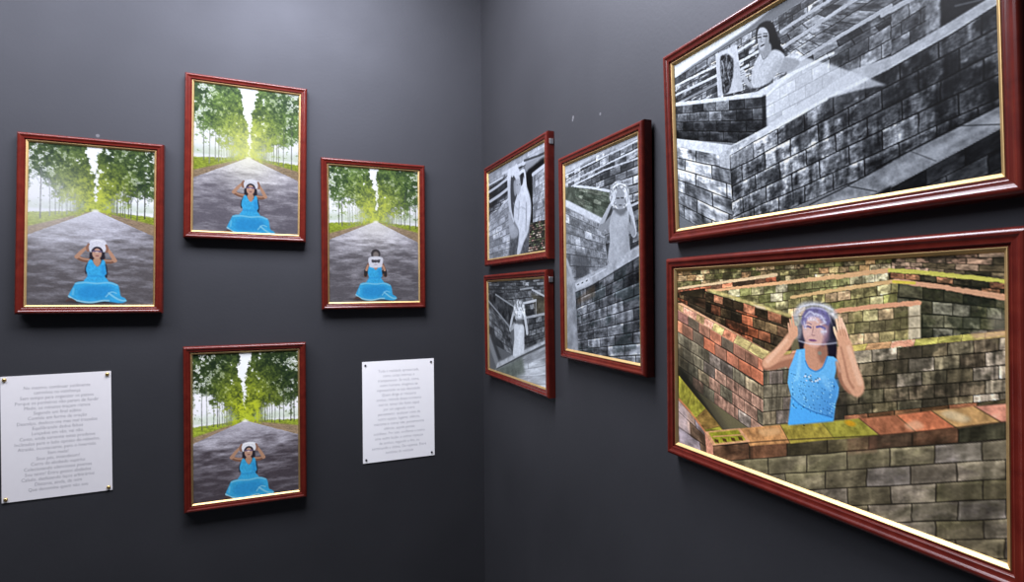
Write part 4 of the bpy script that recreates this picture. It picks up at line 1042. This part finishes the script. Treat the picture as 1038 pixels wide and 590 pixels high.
# ---------------------------------------------------------------- small pair in the corner
PAIR = 'small black and white pair beside the corner'
W5, H5 = 382.70, 253.28
PLACE5 = (0.2832, 0.2261, -0.00276, 0.00028)
P = Picture(W5, H5, 0.8, grey(120))
P.masonry([(-14.7, 7.9), (396.3, -5.3), (394.3, 122.2), (-17.2, 131.5)], 7, 8, [grey(v) for v in (130, 80, 160, 60)], grey(46), 0.12, 0.2, 0.3, 0.4, grey(60), seed=2)
P.area([(2.4, -0.6), (396.3, -5.3), (395.6, 35.6), (248.6, 22.6), (141.4, 26.8), (1.8, 28.6)], grey(188), 0.75, 5.0, False, 0.2, 0.05)
P.area([(1.6, 40.2), (126.9, 34.8), (155.3, 45.5), (161.6, 84.0), (8.7, 108.5)], grey(46), 0.85, 3.0, False, 0.3, 0.05)
for pts, r_ in (([(1.7, 34.4), (112.2, 32.0)], 3.0), ([(1.3, 54.8), (74.0, 50.0), (162.4, 40.2)], 4.0), ([(9.1, 83.8), (88.9, 77.7), (161.9, 68.1)], 4.5), ([(8.3, 128.8), (88.1, 116.5), (161.4, 94.7)], 3.5), ([(112.4, 21.1), (248.6, 22.6), (342.6, 23.6)], 4)):
    P.stroke(pts, r_, grey(200), 0.9, 2.0, False)
P.area([(267.2, 16.6), (358.9, 30.8), (308.3, 49.9), (266.7, 48.9)], grey(150), 0.9, 3.0)
P.area([(284.8, 45.1), (374.8, 35.6), (390.3, 48.2), (313.8, 65.5), (318.4, 131.5), (308.8, 195.5), (264.1, 200.8), (266.5, 61.3)], grey(26), 0.97, 2.5)
P.stroke([(261.1, 17.7), (337.1, 23.6), (380.3, 25.2)], 3.0, grey(50), 0.8, 2.0, False)
P.masonry([(310.9, 64.9), (395.4, 51.6), (393.1, 204.4), (311.5, 205.5)], 3, 8, [grey(v) for v in (160, 140, 176)], grey(110), 0.06, 0.12, 0.25, 0.2, grey(120), seed=7)
P.stroke([(311.0, 62.5), (395.4, 51.6)], 4.5, grey(206), 0.9, 2.0, False)
P.masonry([(-8.6, 129.6), (182.0, 97.9), (206.1, 252.1), (-11.0, 256.0)], 4, 8, [grey(v) for v in (168, 150, 182)], grey(112), 0.08, 0.12, 0.2, 0.2, grey(120), seed=9)
P.area([(166.7, 191.1), (306.1, 185.5), (393.3, 190.7), (392.2, 259.3), (151.5, 259.3)], grey(90), 0.9, 6.0, False, 0.5, 0.12)
P.masonry([(294.5, 179.3), (393.4, 181.6), (392.3, 254.7), (281.4, 256.8)], 8, 14, [(120, 100, 96), (60, 62, 58), (150, 140, 132), (96, 104, 84), (44, 44, 44)], (50, 50, 48), 0.3, 0.3, 0.4, 0, seed=12)
# figure with raised arms
P.area([(148.5, 28.2), (176.6, 17.8), (210.1, 20.9), (229.4, 33.8), (229.0, 54.2), (260.3, 60.2), (278.1, 88.3), (295.5, 115.8), (300.9, 145.9), (291.5, 183.9), (276.2, 206.9), (251.4, 227.2), (228.8, 252.2), (209.4, 252.3), (219.7, 222.1), (223.4, 191.6), (200.9, 168.5), (177.7, 147.4), (154.1, 109.6)], grey(204), 1, 2.5, True, 0.10, 0.08)
P.area([(172.7, 43.5), (193.1, 42.2), (212.6, 66.6), (215.4, 92.9), (195.1, 120.9), (187.8, 156.5), (174.6, 128.5), (168.5, 85.2)], grey(62), 0.92, 2.0, True)
P.area([(192.9, 57.8), (212.7, 58.9), (218.8, 83.1), (202.2, 98.5), (192.4, 83.9)], grey(150), 0.95, 2.0, True)
P.area([(235.5, 47.8), (254.3, 49.0), (250.8, 73.5), (235.0, 75.7)], grey(40), 0.9, 1.5, True)
P.stroke([(162.2, 52.2), (161.1, 110.6), (187.7, 161.7)], [5, 5, 4], grey(190), 1, 2.0)
P.stroke([(210.1, 20.9), (183.0, 40.2)], [7, 5], grey(206), 0.9, 2.0)
P.stroke([(229.2, 44.0), (260.6, 43.9), (269.2, 81.8)], [5, 4.5, 5], grey(206), 1, 2.0)
P.stroke([(227.9, 117.9), (220.7, 160.5)], [3, 4], grey(150), 0.6, 3.0)
P.stroke([(271.5, 126.9), (270.8, 166.6), (267.3, 196.1)], [3, 4, 2], grey(140), 0.7, 3.0)
P.area([(202.6, 75.2), (212.8, 56.3), (232.1, 59.9), (238.1, 81.3), (225.1, 97.0), (208.9, 91.8)], grey(164), 0.95, 2.0, True)
for x in [(214.5, 70.8), (230.0, 71.8)]:
    P.oval(x, 2.6, 1.6, grey(80), 0.8, 0.5)
P.stroke([(188.5, 114.7), (214.7, 134.0), (240.4, 132.5), (265.1, 141.0)], 2.0, grey(160), 0.6, 3.0)
P.area([(153.8, 130.9), (187.6, 167.0), (220.2, 191.3), (213.5, 206.1), (166.5, 201.7)], grey(176), 0.8, 3.0, True)
P.grain(0.06, 2.4, 3)
P.crisp(2.5, 0.6)
P.contrast(1.2, 118, 0)
framed_photo('small mahogany-framed black and white photo of a raised-arms figure, upper of corner pair', W5, H5, 'R', *PLACE5, P, (0.542,0.539,0.510), hook=True, group=PAIR)
W6, H6 = 382.75, 256.46
PLACE6 = (0.2810, -0.0952, 0.00115, 0.00904)
P = Picture(W6, H6, 0.8, grey(100))
P.masonry([(-12.3, -5.7), (398.0, -2.3), (396.3, 45.6), (-14.5, 41.5)], 10, 5, [grey(v) for v in (110, 86, 130, 70)], grey(48), 0.12, 0.2, 0.3, 0.3, grey(60), seed=3)
P.masonry([(35.7, 35.7), (397.1, 22.8), (394.2, 100.6), (152.8, 121.7)], 8, 6, [grey(v) for v in (110, 84, 132, 66)], grey(46), 0.1, 0.2, 0.3, 0.35, grey(52), seed=5)
P.area([(297.9, 33.8), (396.2, 47.9), (394.9, 82.2), (330.1, 91.4), (314.8, 48.4)], (76, 74, 66), 0.85, 4.0, False, 0.5, 0.08)
P.stroke([(309.9, 25.4), (396.3, 45.6)], 2.4, grey(176), 0.85, 1.5, False)
P.stroke([(237.2, 24.7), (315.8, 20.6)], 2.2, grey(150), 0.8, 1.5, False)
P.stroke([(254.6, 60.1), (331.7, 51.7)], 3.0, grey(186), 0.9, 1.5, False)
P.stroke([(331.6, 51.9), (330.3, 86.6)], 2.2, grey(150), 0.8, 1.5, False)
P.area([(2.7, 35.6), (59.5, 38.6), (189.4, 70.1), (173.4, 126.0), (145.4, 127.5), (1.6, 59.1)], grey(62), 0.95, 4.0, False, 0.7, 0.06)
P.stroke([(59.6, 37.2), (127.1, 53.6), (196.1, 70.0)], 2.4, grey(150), 0.85, 2.2, False)
P.masonry([(-6.9, 59.1), (159.7, 124.1), (190.6, 201.0), (-12.3, 174.2)], 5, 6, [grey(v) for v in (96, 80, 112)], grey(58), 0.08, 0.15, 0.3, 0.4, grey(52), seed=9)
P.stroke([(-2.4, 54.7), (73.0, 86.4), (159.7, 124.1)], 3.0, grey(142), 0.85, 2.2, False)
P.masonry([(246.6, 101.9), (394.8, 84.5), (392.5, 146.4), (243.3, 183.1)], 4, 5, [grey(v) for v in (92, 70, 116)], grey(34), 0.1, 0.2, 0.3, 0.4, grey(44), seed=11)
P.stroke([(259.2, 97.6), (395.0, 80.6)], 3.0, grey(160), 0.9, 2.0, False)
P.area([(-11.3, 153.5), (21.9, 157.2), (97.4, 224.2), (57.9, 248.3), (-12.4, 177.2)], grey(130), 0.95, 2.5)
P.area([(5.5, 155.4), (30.1, 156.6), (97.6, 218.7), (74.4, 226.7)], grey(62), 0.9, 3.5)
P.masonry([(25.3, 260.9), (392.2, 155.6), (388.0, 270.9), (23.7, 295.8)], 4, 5, [grey(v) for v in (168, 156, 176)], grey(140), 0.05, 0.08, 0.2, 0.15, grey(120), seed=14)
P.area([(49.8, 252.2), (242.8, 197.1), (259.8, 236.7), (188.0, 264.2), (8.2, 274.7)], (84, 92, 88), 0.8, 7.0, False, 0.3, 0.05)
P.area([(66.4, 233.2), (190.9, 195.0), (392.7, 141.8), (392.4, 149.9), (217.1, 201.0), (49.8, 252.2)], grey(168), 1, 2.0, False, 0.2, 0.06)
P.stroke([(57.8, 251.2), (217.0, 202.3), (392.4, 151.0)], 1.6, grey(60), 0.7, 1.6, False)
# figure
P.stroke([(195.8, 77.8), (174.1, 110.1), (164.9, 131.8)], [5, 6, 6], grey(176), 1, 2.0)
P.stroke([(166.3, 131.7), (194.1, 119.7)], [5, 7], grey(150), 1, 2.0)
P.stroke([(257.0, 76.4), (268.1, 106.0), (276.1, 133.0)], [5, 7, 7], grey(184), 1, 2.0)
P.area([(194.1, 119.7), (220.7, 113.2), (255.4, 116.6), (257.1, 151.7), (249.5, 185.0), (183.9, 201.7), (192.5, 156.4)], grey(194), 1, 2.0, True, 0.1, 0.08)
P.area([(190.9, 83.2), (196.4, 63.5), (226.5, 51.5), (257.7, 58.8), (266.2, 78.7), (259.3, 96.4), (240.2, 104.7), (207.9, 106.0)], grey(170), 1, 2.0, True, 0.8, 0.12)
P.area([(215.6, 79.9), (235.3, 69.3), (247.4, 84.2), (237.2, 102.3), (221.1, 102.9)], grey(206), 0.9, 2.0, True)
P.area([(211.3, 103.3), (246.7, 100.6), (252.5, 111.7), (220.6, 114.5)], grey(96), 0.8, 2.5, True)
for x in [(219.5, 78.6), (238.8, 76.8)]:
    P.oval(x, 3.2, 1.8, grey(84), 0.85, 0.5)
P.oval((228.0, 91.1), 3.5, 1.4, grey(100), 0.8, 0.5)
P.grain(0.06, 2.4, 3)
P.crisp(2.5, 0.6)
P.contrast(1.2, 118, 0)
framed_photo('small mahogany-framed black and white photo of a brick maze, lower of the corner pair', W6, H6, 'R', *PLACE6, P, (0.822,0.816,0.729), hook=True, group=PAIR)


# ---------------------------------------------------------------- text sheets
VERSES = ['No mesmo, continuar sutilmente', 'caminhos na vizinhança', 'Sem tempo para organizar os passos',
          'Porque os ponteiros não param de fundir', 'Medo, os minutos traçam ritmos', 'Segundo um final súbito',
          'Contido em forma de oração', 'Descalço, desloco-me mas mal traçados', 'Equilibrando dados falsos',
          'Lançados em vão, vai não.', 'Canto, ainda somente estes produtos', 'Inclinados para o lado oposto do rebanho,',
          'Atraído, inconsciente, para o invertido.', 'Sem meta!', 'Seus pés, incendeiam!', 'Corra do abobado espírito',
          'Colecionando silenciosos poemas', 'Sou tanto! Entre gestos abafados', 'Calado, desfazendo laços arbitrários',
          'Distante, ainda, de mim', 'Que denomina quem não sou']
PROSE = ['Toda a realidade apresentada,', 'como coisas internas e', 'transparentes. Se você, como,', 'outro humano, imaginou-se',
         'representado na sua identidade.', 'Quem dirige as máscaras', 'sonhos, retirada desse momento', 'outros, talvez não fosse capaz',
         'por um segundo outro', 'pensamento, qualquer coisa de', 'outro espaço, lugares, silêncio,', 'máscaras e outras vias, pensamentos',
         'silêncio, aquela pessoa', 'cotidiano. Por isso, confiante e outro', 'uma outra ilusão, e outros espaços', 'de sonhos, negando o fim, ou',
         'terminando a última. De repente. Entre', 'sombras de vontade']


def curved_sheet(name, w, h, bow):
    bm = bmesh.new()
    N = 12
    rows = []
    for side in (0, 1):
        g = [[bm.verts.new(((i / N - 0.5) * w, -(0.0004 + 0.0008 * side) - bow * (1 - (2 * i / N - 1) ** 2) * (0.4 + 0.6 * abs(2 * j / N - 1)), (j / N - 0.5) * h))
              for i in range(N + 1)] for j in range(N + 1)]
        rows.append(g)
    for g in rows:
        for j in range(N):
            for i in range(N):
                bm.faces.new((g[j][i], g[j][i + 1], g[j + 1][i + 1], g[j + 1][i]))
    a, b = rows
    for i in range(N):
        bm.faces.new((a[0][i], a[0][i + 1], b[0][i + 1], b[0][i]))
        bm.faces.new((a[N][i], a[N][i + 1], b[N][i + 1], b[N][i]))
        bm.faces.new((a[i][0], a[i + 1][0], b[i + 1][0], b[i][0]))
        bm.faces.new((a[i][N], a[i + 1][N], b[i + 1][N], b[i][N]))
    return mesh_of(bm, name)


def text_mesh(lines, size, step, top, bow, w, h):
    """every printed line of a sheet, centred, as one flat inked mesh following the paper"""
    bm = bmesh.new()
    for k, ln in enumerate(lines):
        cu = bpy.data.curves.new('line', 'FONT')
        cu.body = ln
        cu.size = size
        cu.align_x = 'CENTER'
        cu.resolution_u = 2
        cu.shear = 0.06
        tmp = bpy.data.objects.new('line', cu)
        COL.objects.link(tmp)
        bpy.context.view_layer.update()
        me = tmp.to_mesh()
        off = len(bm.verts)
        t2 = bmesh.new()
        t2.from_mesh(me)
        tmp.to_mesh_clear()
        for v in t2.verts:
            x, z = v.co.x * 0.86, top - k * step + v.co.y
            v.co = (x, -0.00128 - bow * (1 - (2 * x / w) ** 2) * (0.4 + 0.6 * abs(2 * z / h)), z)
        m2 = bpy.data.meshes.new('tmp')
        t2.to_mesh(m2)
        t2.free()
        bm.from_mesh(m2)
        bpy.data.meshes.remove(m2)
        bpy.data.objects.remove(tmp, do_unlink=True)
        bpy.data.curves.remove(cu)
    me = bpy.data.meshes.new('printed_text')
    bm.to_mesh(me)
    bm.free()
    return me


def pin_mesh(r, hgt):
    bm = bmesh.new()
    prof = [(r, 0), (r, hgt * 0.35), (r * 0.86, hgt * 0.7), (r * 0.5, hgt * 0.95), (0, hgt)]
    rings = []
    for (q, z) in prof[:-1]:
        rings.append([bm.verts.new((q * math.cos(a * math.pi / 8), -z, q * math.sin(a * math.pi / 8))) for a in range(16)])
    tip = bm.verts.new((0, -hgt, 0))
    for a, b in zip(rings, rings[1:]):
        for k in range(16):
            bm.faces.new((a[k], a[(k + 1) % 16], b[(k + 1) % 16], b[k]))
    for k in range(16):
        bm.faces.new((rings[-1][k], rings[-1][(k + 1) % 16], tip))
    bm.faces.new(rings[0])
    return mesh_of(bm, 'pin', True)


def text_sheet(label, w, h, along, up, turn, card, lines, size, step, top, ink, pin_name, pin_mat, pr, ph, inset, bow):
    root = bpy.data.objects.new('text_sheet', None)
    COL.objects.link(root)
    root.matrix_world = Matrix.Translation((-along, -0.0005, EYE + up)) @ Matrix.Rotation(-turn, 4, 'Y')
    root['label'] = label
    root['category'] = 'text panel'
    put('sheet', curved_sheet('sheet', w, h, bow), card, root)
    put('printed_text', text_mesh(lines, size, step, top, bow, w, h), ink, root)
    pm = pin_mesh(pr, ph)
    pm.materials.append(pin_mat)
    for sx in (-1, 1):
        for sz in (-1, 1):
            p = put(pin_name, pm, None, root)
            p.location = (sx * (w / 2 - inset[0]), -0.0012, sz * (h / 2 - inset[1]))
    return root


text_sheet('white text sheet with brass corner pins at the far left, below a framed photo', 0.2134, 0.2916, 1.0760, -0.3305, 0.00621,
           M_SHEET, VERSES, 0.0112, 0.01194, 0.1125, M_INK, 'brass_pin', M_BRASS, 0.0042, 0.004, (0.0075, 0.0075), 0.0002)
text_sheet('white text sheet with four dark corner screws, below the frame nearest the corner', 0.2103, 0.2913, 0.2641, -0.3409, 0.00277,
           M_SHEET_WHITE, PROSE, 0.0116, 0.01395, 0.1125, M_INK_PALE, 'dark_screw', M_STEEL, 0.0030, 0.0025, (0.009, 0.010), 0.0002)
